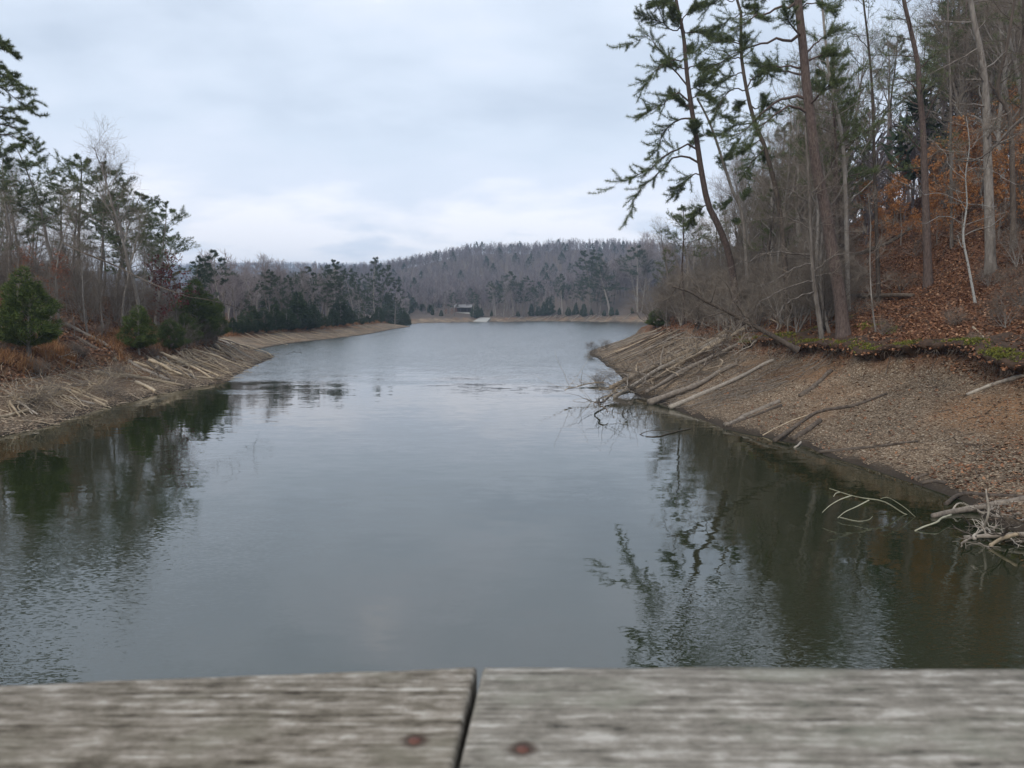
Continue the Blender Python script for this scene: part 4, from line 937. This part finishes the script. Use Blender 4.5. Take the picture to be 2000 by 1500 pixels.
# a few broad green-yellow moss cushions up the slope and dry grass
P = strew(1500, 10, 30, 18, 45, lambda x, y, d: (d > LPf(x, y)+.3) & (d < LPf(x, y)+3.5) & (fbm(x*.8, y*.8, 33, 2) > .22))
g = Geo(); g.add(*tufts(np.column_stack([P, gz(P[:, 0], P[:, 1])+.02]), np.tile([0, 0, 1.], (len(P), 1)), .08, .03, 7, rs, .8)); tag(obj('moss', g.mesh('moss', M['moss'])), kind='stuff')
M['dry_grass'] = island('dry_grass', [(0, (.16, .07, .03)), (.5, (.34, .17, .075)), (1, (.46, .30, .15))])
P = np.vstack([strew(3500, -40, -20, 76, 215, lambda x, y, d: (d > 6.8) & (d < 10)), strew(1500, -30, -18, 32, 76, lambda x, y, d: (d > LPf(x, y)) & (d < LPf(x, y)+2.5) & (fbm(x*.4, y*.4, 13, 2) > .1))])
g = Geo(); g.add(*tufts(np.column_stack([P, gz(P[:, 0], P[:, 1])]), np.tile([0, 0, 1.], (len(P), 1)), .55, .035, 8, rs, .35)); tag(obj('dry_grass', g.mesh('dry_grass', M['dry_grass'])), kind='stuff')

# ------------------------------------------------------------------ driftwood and fallen trunks
rl_ = np.random.default_rng(55)
def driftlog(pts, r, mat, label, name='driftwood_log', group=None, nb=0, bl=.8, r2=.5, bits=0, cat='log', br=None, wob=.02, K=14, cap=True, lift=0.0):
    """pts: photo points resting on bank or water, (px, py) or (px, py, lift); straight pieces stay straight"""
    q = []
    for p in pts:
        h_ = hit(p[0], p[1]); h_[2] += r*.45+lift*rl_.random()
        if len(p) > 2:
            h2 = at(p[0], p[1], h_[1]) if p[2] is None else None
            h_ = at(p[0], p[1], p[2]) if p[2] > 5 else on_water(p[0], p[1], p[2])
        q.append(h_)
    C = catmull(q, K); L = np.linalg.norm(C[-1]-C[0])
    r = r*.8; u_ = np.linspace(0, 1, K)[:, None]; bd = rl_.normal(size=(4, 3))*np.array([1, 1, .35])*wob*L
    C += bd[0]*np.sin(math.pi*u_)*1.1+bd[1]*np.sin(2*math.pi*u_)*.5+bd[2]*np.sin(3.7*math.pi*u_)*.25+bd[3]*np.sin(6.1*math.pi*u_)*.12
    R = r*np.linspace(1, r2, K)*(1+.12*rl_.normal(size=K))
    o = C[0].copy(); g_ = Geo(); g_.add(*tubes(C, R, 9, cap=cap))
    if bits:
        s, d, rr, t = kids(C[None], R[None], bits, .3, 1, .8, .25, rl_); d[:, 2] = np.abs(d[:, 2])*.6+.1
        g_.add(*tubes(*grow(s, d, bl*rl_.uniform(.3, 1.2, bits), np.maximum(rr*.4, .008), np.full(bits, .004), 6, .18, .0, rl_), 5))
    root = tag(obj(name, g_.mesh(name, M[mat], True, o), None, o), label, cat, group)
    if nb:
        s, d, rr, t = kids(C[None], R[None], nb, .2, 1, .9, .25, rl_); d[:, 2] = np.abs(d[:, 2])*.8+.15
        P1, R1 = grow(s, d, bl*rl_.uniform(.5, 1.3, nb), np.maximum(rr*.45, .01), np.full(nb, .006), 9, .2, -.02, rl_)
        for i in range(nb):
            h2 = Geo(); h2.add(*tubes(P1[i], R1[i], 6))
            s2, d2, r_2, _ = kids(P1[i:i+1], R1[i:i+1], 4, .3, 1, .7, .2, rl_)
            h2.add(*tubes(*grow(s2, d2, bl*.4*rl_.uniform(.4, 1.2, 4), np.maximum(r_2*.6, .006), np.full(4, .003), 6, .2, 0, rl_), 5))
            obj('branch', h2.mesh('branch', M[mat], True, o), root)
    return root
def rows(A0, A1, B0, B1, n, r, mat, label, group, **k):
    for i in range(n):
        t = (i+rl_.uniform(-.35, .35)+.5)/n; a = np.array(A0)*(1-t)+np.array(A1)*t; b = np.array(B0)*(1-t)+np.array(B1)*t
        a = a+(b-a)*rl_.uniform(-.05, .25); b = b-(b-a)*rl_.uniform(-.05, .22)+rl_.normal(size=2)*np.array([9, 4])
        driftlog([tuple(a), tuple(b)], r*(.35+.9*rl_.random()**1.5), mat if rl_.random() > .4 else ('drift_grey' if rl_.random() > .3 else 'drift_dark'), label, group=group, bits=int(rl_.integers(0, 7)), r2=rl_.uniform(.25, .7), bl=.8, wob=.022, **k)
# right bank, single pieces
driftlog([(1562, 776), (1594, 750), (1624, 727)], .13, 'drift_dark', 'short split black log alone high on the right gravel', r2=.8, bits=1, bl=.3)
driftlog([(1416, 834), (1470, 808), (1524, 787)], .12, 'drift_grey', 'short pale-topped log at the waterline, left of the crossed branches', r2=1.0, nb=1, bl=.5)
driftlog([(1420, 836), (1478, 813), (1526, 794)], .09, 'drift_dark', 'dark rotten slab lying along the short pale-topped log', r2=.8)
driftlog([(1512, 864), (1552, 838), (1600, 808), (1672, 794), (1732, 772)], .09, 'drift_dark', 'long dark curved branch running from water up the right gravel', r2=.7, bits=2, bl=.3, wob=.01)
driftlog([(1548, 862), (1580, 842), (1602, 824)], .12, 'drift_dark', 'short black log tucked under the long curved branch', r2=.8)
driftlog([(1490, 852), (1540, 826), (1600, 806)], .035, 'drift', 'thin pale pole left of the long curved branch', r2=.6)
driftlog([(1552, 876), (1580, 836, 27.0), (1606, 790)], .045, 'drift_grey', 'grey stick crossing over the long curved branch', name='driftwood_branch', cat='branch', r2=.5, nb=1, bl=.5)
driftlog([(1600, 886), (1700, 876), (1792, 866)], .075, 'drift_dark', 'dark straight log lying almost level at the water edge', r2=.5, bits=2, bl=.4, wob=.01)
driftlog([(1888, 774), (1940, 756), (2010, 738)], .07, 'drift_grey', 'smooth grey pole entering from the right edge below the mossy ledge', r2=1.3, wob=.01)
driftlog([(1268, 790), (1368, 756), (1408, 730), (1440, 714)], .19, 'drift_grey', 'thick brown log with its foot in the water, upper of the close pair', r2=.7, bits=3, wob=.008)
driftlog([(1308, 799), (1400, 760), (1488, 716), (1512, 706)], .15, 'drift_grey', 'thick brown log below and right of its close twin', r2=.7, bits=3, wob=.008)
driftlog([(1193, 775), (1300, 722), (1397, 672), (1440, 646)], .15, 'drift_brown', 'longest pale trunk on the right shore, sliding from brush to water', r2=1.5, nb=4, bl=1.6, wob=.006, lift=.45)
driftlog([(1200, 778), (1300, 733), (1352, 700), (1420, 664)], .13, 'drift_grey', 'pale trunk directly beneath the longest one', r2=1.4, nb=4, bl=1.8, wob=.01, lift=.45)
driftlog([(1205, 752, 43.), (1190, 775, 41.), (1176, 795, 40.)], .09, 'drift_dark', 'short dark stub poking out of the water at the log jam tip', r2=1.1, wob=.0)
driftlog([(1262, 782), (1330, 735), (1420, 690), (1470, 668)], .13, 'drift_grey', 'greyish trunk in the middle of the right log jam', r2=1.3, nb=5, bl=1.6, lift=.45)
driftlog([(1240, 770), (1345, 715), (1455, 655)], .11, 'drift_brown', 'straight tan trunk crossing the jam towards the leaning dead tree', r2=1.4, nb=4, bl=1.5, lift=.45)
driftlog([(1800, 432), (1770, 455), (1736, 478), (1690, 496), (1655, 508)], .26, 'drift_dark', 'big rotten trunk fallen down the leafy slope behind the pines', r2=.8, wob=.01)
driftlog([(1865, 392), (1830, 412), (1805, 430)], .20, 'drift_dark', 'broken upper end of the trunk fallen on the leafy slope', r2=.8, wob=.01)
driftlog([(1584, 544), (1535, 578), (1490, 606)], .16, 'drift_grey', 'pale trunk lying in the brush below the forked tree limbs', r2=.9, wob=.008)
driftlog([(1660, 580), (1720, 584), (1785, 580)], .16, 'drift_dark', 'low dark log lying level along the bench path', r2=.8, nb=2, bl=.7)
driftlog([(1900, 640), (1925, 668), (1940, 690)], .05, 'drift', 'pale forked branch lying on leaves above the ledge end', name='driftwood_branch', cat='branch', nb=1, bl=.8)
JB = 'tangled branches of the right log jam'
for i in range(64):
    t = rl_.random(); a = (1210+260*t+rl_.normal()*22, 766-105*t+rl_.normal()*16); b = (a[0]+rl_.uniform(-80, 25), a[1]+rl_.uniform(-6, 42))
    driftlog([a, b], rl_.uniform(.03, .07), ('drift_brown', 'drift_grey', 'drift_dark')[i % 3], 'thin crooked branch in the tangle of the right log jam', name='driftwood_branch', group=JB, cat='branch', bits=11, bl=1.9, wob=.06, lift=.7)
RG = 'parallel pale logs on the right point'
rows((1288, 643), (1345, 652), (1160, 690), (1210, 716), 22, .10, 'drift_brown', 'narrow sun-bleached log lying side by side on the right point', RG, lift=.22)
rows((1330, 655), (1420, 668), (1205, 708), (1262, 752), 20, .09, 'drift_brown', 'narrow sun-bleached log lying side by side on the right point', RG, lift=.22)
for px, py, n, s in ((1160, 690, 5, .9), (1185, 684, 5, .8), (1150, 700, 5, .8), (1172, 748, 6, 1.1), (1200, 790, 5, .9)):
    p = hit(px, py); put('drowned_brush', BRUSH[n % 5], p[0], p[1], s*1.2, 4, 'thin bare brush standing in shallow water off the right point', 'brush', 'drowned brush off the right point', wx=1.9, sink=-.02)
# right foreground pile
driftlog([(1822, 1012), (1860, 1003), (1930, 992), (2030, 972)], .075, 'drift_grey', 'thick pale broken branch, largest of the pile at the lower right edge', r2=1.2, nb=2, bl=.5, wob=.006)
driftlog([(1847, 988), (1877, 970), (1935, 972), (2030, 975)], .06, 'drift_dark', 'dark bent log behind the largest pale branch at lower right', r2=1.2, wob=.005)
driftlog([(1883, 1050, .02), (1950, 1046, .12), (2030, 1042, .2)], .055, 'drift_grey', 'level pale branch lowest in the pile at the lower right edge', r2=1.2, nb=3, bl=.45, wob=.006)
driftlog([(1933, 1067, .02), (1965, 1050, .2), (1990, 1042, .3)], .04, 'drift', 'short pale fork under the lowest level branch', name='driftwood_branch', cat='branch', r2=1.2)
driftlog([(1912, 1042, .0), (1930, 1003, .5), (1927, 955, 1.0)], .03, 'drift_grey', 'upright stick standing through the lower right pile', name='driftwood_branch', cat='branch', r2=.7)
driftlog([(1787, 1037, .0), (1827, 1019, .12), (1856, 1005, .12)], .02, 'drift_green', 'thin curved stick dipping into the water beside the pile', name='driftwood_branch', cat='branch', r2=1.3)
for i in range(30):
    a = (rl_.uniform(1900, 2015), rl_.uniform(985, 1060)); b = (a[0]+rl_.uniform(-60, 40), a[1]+rl_.uniform(-30, 26))
    driftlog([(*a, rl_.uniform(.0, .3)), (*b, rl_.uniform(.02, .5))], rl_.uniform(.014, .04), ('drift_grey', 'drift_dark', 'drift_grey')[i % 3], 'small twisted stick inside the lower right pile', name='driftwood_branch', cat='branch', group='sticks of the lower right pile', bits=4, bl=.35, wob=.06)
DW = 16.4
b0 = driftlog([(1790, 1012, DW), (1767, 1004, DW), (1727, 980, DW), (1687, 973, DW), (1660, 967, DW), (1620, 954, DW)], .022, 'drift_green', 'pale greenish branch arching out of the dark water at right', name='driftwood_branch', cat='branch', r2=.5, wob=.002)
for pts in (((1663, 968), (1640, 976), (1620, 988), (1606, 1001)), ((1697, 977), (1672, 990), (1650, 1000), (1636, 1012)), ((1640, 961), (1632, 964), (1628, 970))):
    C = catmull([at(a, c, DW-.15*i) for i, (a, c) in enumerate(pts)], 10); h2 = Geo(); h2.add(*tubes(C, np.linspace(.015, .006, 10), 6)); obj('branch', h2.mesh('branch', M['drift_green'], True, b0.location), b0)
driftlog([(1788, 1010, 16.2), (1765, 990, 16.2), (1735, 972, 16.2), (1720, 974, 16.2)], .012, 'drift_green', 'finer pale twig right of the greenish arching branch', name='driftwood_branch', cat='branch', r2=.5, wob=.002)
driftlog([(1640, 1012), (1670, 1020), (1690, 1018), (1704, 1010)], .010, 'drift_green', 'small pale stick floating below the greenish arching branch', name='driftwood_branch', cat='branch', r2=.5)
driftlog([(1348, 838), (1318, 845), (1285, 853), (1262, 853), (1250, 849)], .03, 'drift_dark', 'dark looped branch floating off the right shore', name='driftwood_branch', cat='branch', r2=.4, wob=.003)
driftlog([(1250, 849), (1264, 843), (1290, 841), (1318, 843)], .014, 'drift_dark', 'dark twig closing the loop of the floating branch', name='driftwood_branch', cat='branch', r2=.5, wob=.003)
driftlog([(1785, 940), (1800, 932), (1812, 930)], .05, 'drift_dark', 'black waterlogged chunk at the right waterline', r2=.8)
driftlog([(1800, 948), (1825, 945), (1848, 947)], .06, 'drift_dark', 'black waterlogged chunk nearer the lower right pile', r2=.8)
# left bank, single pieces
driftlog([(183, 730), (225, 735), (270, 739), (360, 756)], .17, 'drift', 'thick tan log lying highest across the left shore pile', r2=.6, nb=2, bl=.6, wob=.005)
driftlog([(128, 636), (168, 655), (210, 678), (264, 714), (330, 746)], .17, 'drift_grey', 'long grey trunk sliding down from the leafy left slope to the pile', r2=.8, nb=3, bl=.9, wob=.008)
driftlog([(118, 646), (168, 672), (228, 708)], .15, 'drift_dark', 'dark trunk just left of and below the long grey one', r2=.7, wob=.008)
driftlog([(-20, 652), (45, 670), (105, 697), (150, 714)], .12, 'drift_grey', 'grey trunk passing behind the largest left cedar', r2=.8, nb=3, bl=.8)
driftlog([(112, 684), (130, 692), (148, 702)], .10, 'drift', 'short bleached log beside the root tangle on the left bank', r2=.9, nb=2, bl=.5)
driftlog([(88, 748), (150, 770), (207, 794)], .10, 'drift', 'upper long tan pole reaching the water at left', r2=.7, wob=.005)
driftlog([(132, 754), (170, 770), (212, 788)], .09, 'drift', 'tan pole lying right of the two long ones at left', r2=.7, wob=.005)
driftlog([(72, 755), (96, 776), (122, 800)], .09, 'drift', 'steepest tan pole near the left picture edge', r2=.7)
driftlog([(85, 758), (135, 776), (184, 791)], .08, 'drift_grey', 'grey pole just under the upper long tan pole', r2=.7)
driftlog([(-20, 818), (25, 812), (48, 806), (78, 801)], .09, 'drift', 'crooked yellow branch lowest at the left edge', name='driftwood_branch', cat='branch', r2=.6, nb=4, bl=.9)
driftlog([(265, 748), (285, 756), (304, 767)], .13, 'drift', 'short curved stub log dipping into the water below the left pile', r2=.8)
driftlog([(261, 710), (310, 724), (345, 733), (432, 743)], .13, 'drift', 'pale thick log pointing at the water beyond the tan one', r2=.6, nb=3, bl=.6, wob=.005)
driftlog([(60, 740), (110, 730), (165, 748)], .04, 'drift_grey', 'arched grey branch over the left poles', name='driftwood_branch', cat='branch', nb=4, bl=.8)
driftlog([(560, 692), (575, 688), (590, 690)], .03, 'drift_dark', 'dark twig sticking out of the water off the left point', name='driftwood_branch', cat='branch', nb=3, bl=.9)
driftlog([(120, 472, 50.), (192, 505, 49.), (246, 529, 48.), (324, 566, 47.), (372, 582, 47.)], .075, 'bark_dark', 'long dead snag leaning down rightwards across the left wood', name='leaning_snag', cat='fallen tree', r2=.4, nb=5, bl=1.3, wob=.008)
driftlog([(370, 580, 47.), (420, 588, 47.), (470, 605, 47.5), (500, 640, 48.)], .03, 'bark_dark', 'drooping bare treetop veiling the left point cedars', name='fallen_treetop', cat='fallen tree', r2=.4, nb=8, bl=1.8, wob=.01)
LG = 'jumbled logs of the left shore'
rows((268, 702), (330, 690), (345, 748), (440, 735), 15, .12, 'drift', 'tan log among the jumble on the left shore', LG, lift=.2)
rows((335, 688), (405, 676), (430, 738), (495, 712), 17, .11, 'drift', 'tan log among the jumble on the left shore', LG, lift=.2)
rows((20, 790), (110, 750), (40, 832), (190, 800), 14, .075, 'drift', 'thin bleached pole in the tangle at the left edge', 'thin poles at the left edge', lift=.2)
rows((400, 668), (440, 662), (470, 716), (536, 696), 18, .095, 'drift', 'straight yellowish pole laid flat on the left point', 'straight poles of the left point')
for i in range(46):
    t = rl_.random(); a = (20+380*t+rl_.normal()*15, 812-85*t-10*rl_.random()-12); b = (a[0]+rl_.uniform(-40, 50), a[1]+rl_.uniform(-18, 22))
    driftlog([a, b], rl_.uniform(.018, .04), ('drift', 'drift', 'drift_grey')[i % 3], 'thin crooked branch caught in the left shore jumble', name='driftwood_branch', group='crooked branches of the left shore', cat='branch', bits=10, bl=1.4, wob=.07, lift=.4)
for i, (px, py) in enumerate([(150, 700), (165, 705), (75, 735), (240, 735), (300, 700), (110, 775), (60, 800), (215, 775)]):
    p = hit(px, py); put('root_tangle', BRUSH[i % 5], p[0], p[1], .9, 4, 'bleached tangle of roots and twigs on the left shore', 'roots', 'root tangles of the left shore', wx=2.0, sink=.05)
# middle left and far shores
sl_ = lambda px: np.interp(px, [500, 560, 620, 690, 735, 768, 800], [681, 672, 665, 657, 650, 643, 637.5])
for i in range(24):
    px = rl_.uniform(455, 770); s = sl_(px+30); k = (s-622)/45
    driftlog([(px, s-26*k+rl_.uniform(-4, 4)*k), (px+rl_.uniform(35, 75)*k, s-rl_.uniform(2, 9)*k)], rl_.uniform(.03, .07), 'drift', 'slender pale log on the open beach of the middle left shore', group='logs of the middle left beach', K=5, bits=3, bl=1.0)
for i in range(38):
    px = 945+335*rl_.random(); s = 628.
    driftlog([(px+rl_.uniform(8, 30), s-rl_.uniform(9, 17)), (px, s-rl_.uniform(0, 2))], rl_.uniform(.09, .16), 'drift_grey', 'tiny pale log slanting down the far shore', group='slanting logs of the far shore', K=4, bits=2, bl=1.2)

# ------------------------------------------------------------------ picnic shelter and boat ramp across the lake
M['roof'] = bark('roof', [(.3, (.16, .15, .15)), (.9, (.30, .29, .28))], (.4, 3, 3), .01, 0)
M['timber'] = bark('timber', [(.3, (.04, .03, .025)), (.9, (.10, .08, .065))], (3, 3, 3), .01, 0)
M['concrete'] = bark('concrete', [(.3, (.32, .31, .28)), (.9, (.44, .42, .39))], (1, 1, 1), .01, 0)
def box(g, x0, x1, y0, y1, z0, z1):
    V = [(x, y, z) for z in (z0, z1) for y in (y0, y1) for x in (x0, x1)]
    return g.add(V, [(0, 2, 3, 1), (4, 5, 7, 6), (0, 1, 5, 4), (1, 3, 7, 5), (3, 2, 6, 7), (2, 0, 4, 6)])
p = hit(905, 611); sh = empty('picnic_shelter', p); tag(sh, 'low open picnic shelter with pale gabled roof across the lake', 'shelter')
g = Geo(); box(g, -3.3, 3.3, -2.4, 2.4, -.6, .12); obj('floor_slab', g.mesh('floor_slab', M['concrete']), sh)
g = Geo(); g.add([(-3.7, -3, 2.15), (3.7, -3, 2.15), (3.7, 0, 3.3), (-3.7, 0, 3.3), (-3.7, 3, 2.15), (3.7, 3, 2.15), (-3.7, -3, 2.0), (3.7, -3, 2.0), (3.7, 0, 3.15), (-3.7, 0, 3.15), (-3.7, 3, 2.0), (3.7, 3, 2.0)],
                 [(0, 1, 2, 3), (3, 2, 5, 4), (7, 6, 9, 8), (8, 9, 10, 11), (1, 0, 6, 7), (4, 5, 11, 10), (0, 3, 9, 6), (3, 4, 10, 9), (2, 1, 7, 8), (5, 2, 8, 11)])
obj('roof', g.mesh('roof', M['roof']), sh)
for x in (-3.1, 0, 3.1):
    for y in (-2.2, 2.2):
        g = Geo(); box(g, x-.1, x+.1, y-.1, y+.1, .12, 2.2); obj('post', g.mesh('post', M['timber']), sh)
g = Geo(); box(g, -3.0, 3.0, 2.25, 2.35, .12, 1.9); obj('back_wall', g.mesh('back_wall', M['timber']), sh)
g = Geo(); q = [hit(924, 628.5), hit(951, 629), hit(958, 622), hit(938, 621)]
V = [(a[0], a[1], a[2]+.12) for a in q]+[(a[0], a[1], a[2]-.6) for a in q]; g.add(V, [(0, 1, 2, 3), (7, 6, 5, 4), (0, 4, 5, 1), (1, 5, 6, 2), (2, 6, 7, 3), (3, 7, 4, 0)])
tag(obj('boat_ramp', g.mesh('boat_ramp', M['concrete'])), 'pale concrete boat ramp running into the far side of the lake', 'boat ramp')
for px, py in ((870, 618), (884, 618), (890, 616)):
    p = hit(px, py); put('oak_sapling', REDL[0], p[0], p[1], 2.6, 5.5, 'tiny reddish bush on the far beach below the shelter', 'bush', 'reddish bushes below the shelter', wx=1.3)

# ------------------------------------------------------------------ the bridge rail in front
RZ = CAMH-.170
M['rail_wood'], t, b = mat_base('rail_wood', .85, .25)
def rail_material(name, warm, nail, seed, stops):
    m, t, b = mat_base(name, .85, .2)
    tc = t.nodes.new("ShaderNodeTexCoord")
    def ns(scale, s, det=6, r_=.65):
        mp = t.nodes.new("ShaderNodeMapping"); mp.inputs['Scale'].default_value = s; mp.inputs['Location'].default_value = (seed*3.1, seed*1.7, 0)
        t.links.new(tc.outputs['Object'], mp.inputs[0]); n = t.nodes.new("ShaderNodeTexNoise"); n.inputs['Scale'].default_value = scale; n.inputs['Detail'].default_value = det; n.inputs['Roughness'].default_value = r_
        n.inputs['Distortion'].default_value = .25
        t.links.new(mp.outputs[0], n.inputs['Vector']); return n.outputs[0]
    grain = ns(1, (30, 170, 150), 9, .75); blot = ns(1, (55, 75, 40), 9, .8); fine = ns(1, (5, 330, 300), 5, .6)
    def mm(op, a, b_, c=None):
        n = t.nodes.new("ShaderNodeMath"); n.operation = op
        for i, v in enumerate((a, b_, c)):
            if v is None: continue
            if isinstance(v, (int, float)): n.inputs[i].default_value = v
            else: t.links.new(v, n.inputs[i])
        return n.outputs[0]
    v = mm('ADD', mm('ADD', mm('MULTIPLY', grain, .45), mm('MULTIPLY', blot, .30)), mm('MULTIPLY', fine, .25))
    r = ramp_of(t, stops); t.links.new(v, r.inputs[0])
    lich = ramp_of(t, [(.52, (0, 0, 0)), (.68, (1, 1, 1))]); t.links.new(ns(1, (16, 30, 20), 5, .6), lich.inputs[0])
    mx = t.nodes.new("ShaderNodeMix"); mx.data_type = 'RGBA'; t.links.new(mm('MULTIPLY', lich.outputs[0], .5), mx.inputs[0]); t.links.new(r.outputs[0], mx.inputs[6]); mx.inputs[7].default_value = (*warm, 1)
    vd = t.nodes.new("ShaderNodeVectorMath"); vd.operation = 'SUBTRACT'; t.links.new(tc.outputs['Object'], vd.inputs[0]); vd.inputs[1].default_value = nail
    ms = t.nodes.new("ShaderNodeMapping"); ms.inputs['Scale'].default_value = (.9, 1.0, 1); t.links.new(vd.outputs[0], ms.inputs[0])
    ln = t.nodes.new("ShaderNodeVectorMath"); ln.operation = 'LENGTH'; t.links.new(ms.outputs[0], ln.inputs[0])
    mr = t.nodes.new("ShaderNodeMapRange"); t.links.new(ln.outputs[1] if 'Value' not in ln.outputs else ln.outputs['Value'], mr.inputs[0]); mr.inputs[1].default_value = .0034; mr.inputs[2].default_value = .0065; mr.inputs[3].default_value = .8; mr.inputs[4].default_value = 0
    m2 = t.nodes.new("ShaderNodeMix"); m2.data_type = 'RGBA'; t.links.new(mr.outputs[0], m2.inputs[0]); t.links.new(mx.outputs[2], m2.inputs[6]); m2.inputs[7].default_value = (.045, .022, .014, 1)
    t.links.new(m2.outputs[2], b.inputs['Base Color'])
    bu = t.nodes.new("ShaderNodeBump"); bu.inputs['Distance'].default_value = .0025; t.links.new(v, bu.inputs['Height']); t.links.new(bu.outputs[0], b.inputs['Normal'])
    return m
def board(name, far_a, far_b, end_px, mat, label, parent, left):
    a = on_water(*far_a, RZ); c = on_water(*far_b, RZ); e = on_water(*end_px, RZ)
    along = norm((c-a) if left else (a-c)); inner = c if left else a      # the end at the joint
    across = norm(e-inner); W_ = .14
    k = abs(float(np.dot(norm(np.cross(along, [0, 0, 1])), across))); W_ /= max(k, .3)
    n = 90; L = 1.3; u = np.linspace(0, 1, n); rg_ = np.random.default_rng(4 if left else 6)
    edge = .0007*np.convolve(rg_.normal(size=n+8), np.ones(9)/9, 'valid')*3
    T_ = .038; pr = [(0, -T_), (0, -.004), (.0012, -.0012), (.004, 0), (W_*.33, .0005), (W_*.66, .0005), (W_-.004, 0), (W_-.001, -.0012), (W_, -.004), (W_, -T_)]
    V = []
    for i in range(n):
        base = inner-along*L*(u[i]**1.6)
        for j, (q_, z_) in enumerate(pr):
            zz = z_-(.0015 if (u[i] == 0 and 0 < j < 9) else 0)
            V.append(base+across*(q_+(edge[i] if j < 4 else 0))+np.array([0, 0, zz]))
    V = np.array(V); m = len(pr); ii = np.arange(n*m).reshape(n, m); jn = (np.arange(m)+1) % m
    F = np.stack([ii[:-1][:, np.arange(m)], ii[:-1][:, jn], ii[1:][:, jn], ii[1:][:, np.arange(m)]], -1).reshape(-1, 4)
    if left: F = F[:, ::-1]
    g_ = Geo(); g_.add(V, F); 
    for row in (0, n-1):
        F2 = np.array([[ii[row, 0], ii[row, j], ii[row, j+1]] for j in range(1, m-1)]); g_.add(np.zeros((0, 3)), F2-g_.n)
    o = obj(name, g_.mesh(name, mat, True, inner), parent, inner-np.array(parent.location))
    o['label'] = label; return o
rail = empty('bridge_railing', (0, .3, RZ-.04)); tag(rail, 'weathered grey wooden bridge railing across the bottom, nailed planks out of focus', 'railing')
nl = on_water(810, 1449, RZ); nr = on_water(1021, 1466, RZ)
il = on_water(931, 1297, RZ); ir = on_water(945, 1297, RZ)
wl = rail_material('rail_wood_brown', (.20, .18, .13), tuple(nl-il), 1, [(.40, (.04, .03, .02)), (.47, (.16, .135, .10)), (.525, (.28, .24, .19)), (.59, (.52, .475, .405))])
wr = rail_material('rail_wood_pale', (.24, .24, .18), tuple(nr-ir), 2, [(.40, (.05, .045, .036)), (.465, (.19, .168, .135)), (.52, (.28, .25, .205)), (.58, (.50, .46, .40))])
board('rail_plank', (0, 1333), (931, 1297), (884, 1500), wl, 'browner left rail plank, slanting away from the joint', rail, True)
board('rail_plank', (945, 1296), (2000, 1300), (896, 1500), wr, 'paler lichened right rail plank', rail, False)
rust, t, b = mat_base('rust', .7, .3); b.inputs['Base Color'].default_value = (.12, .05, .035, 1)
for q in (nl, nr):
    a = np.linspace(0, 2*math.pi, 17)[:-1]; ring = [(math.cos(x)*.0028, math.sin(x)*.0028, 0) for x in a]+[(math.cos(x)*.0023, math.sin(x)*.0023, .0011) for x in a]+[(0, 0, .0014), (0, 0, -.02)]
    F = [(i, (i+1) % 16, 16+(i+1) % 16, 16+i) for i in range(16)]; G2 = Geo(); G2.add(ring, F); G2.add(np.zeros((0, 3)), np.array([(16+i, 16+(i+1) % 16, 32) for i in range(16)])-G2.n)
    obj('nail', G2.mesh('nail', rust, True), rail, q+np.array([0, 0, -.0002])-np.array(rail.location))
for x in (-.9, .9):
    g = Geo(); box(g, x-.045, x+.045, -.045, .045, -6.5, .0015); obj('post', g.mesh('post', M['timber']), rail, (0, -.01, 0))

# ------------------------------------------------------------------ the air
hz = bpy.data.materials.new('haze'); hz.use_nodes = True; t = hz.node_tree; t.nodes.clear()
pv = t.nodes.new("ShaderNodeVolumePrincipled"); pv.inputs['Color'].default_value = (.62, .78, 1.0, 1); pv.inputs['Density'].default_value = .0004; pv.inputs['Anisotropy'].default_value = 0.0
o_ = t.nodes.new("ShaderNodeOutputMaterial"); t.links.new(pv.outputs[0], o_.inputs['Volume'])
g = Geo(); box(g, -2750, 2750, -260, 2750, -6.5, 150)
tag(obj('haze', g.mesh('haze', hz)), kind='stuff')
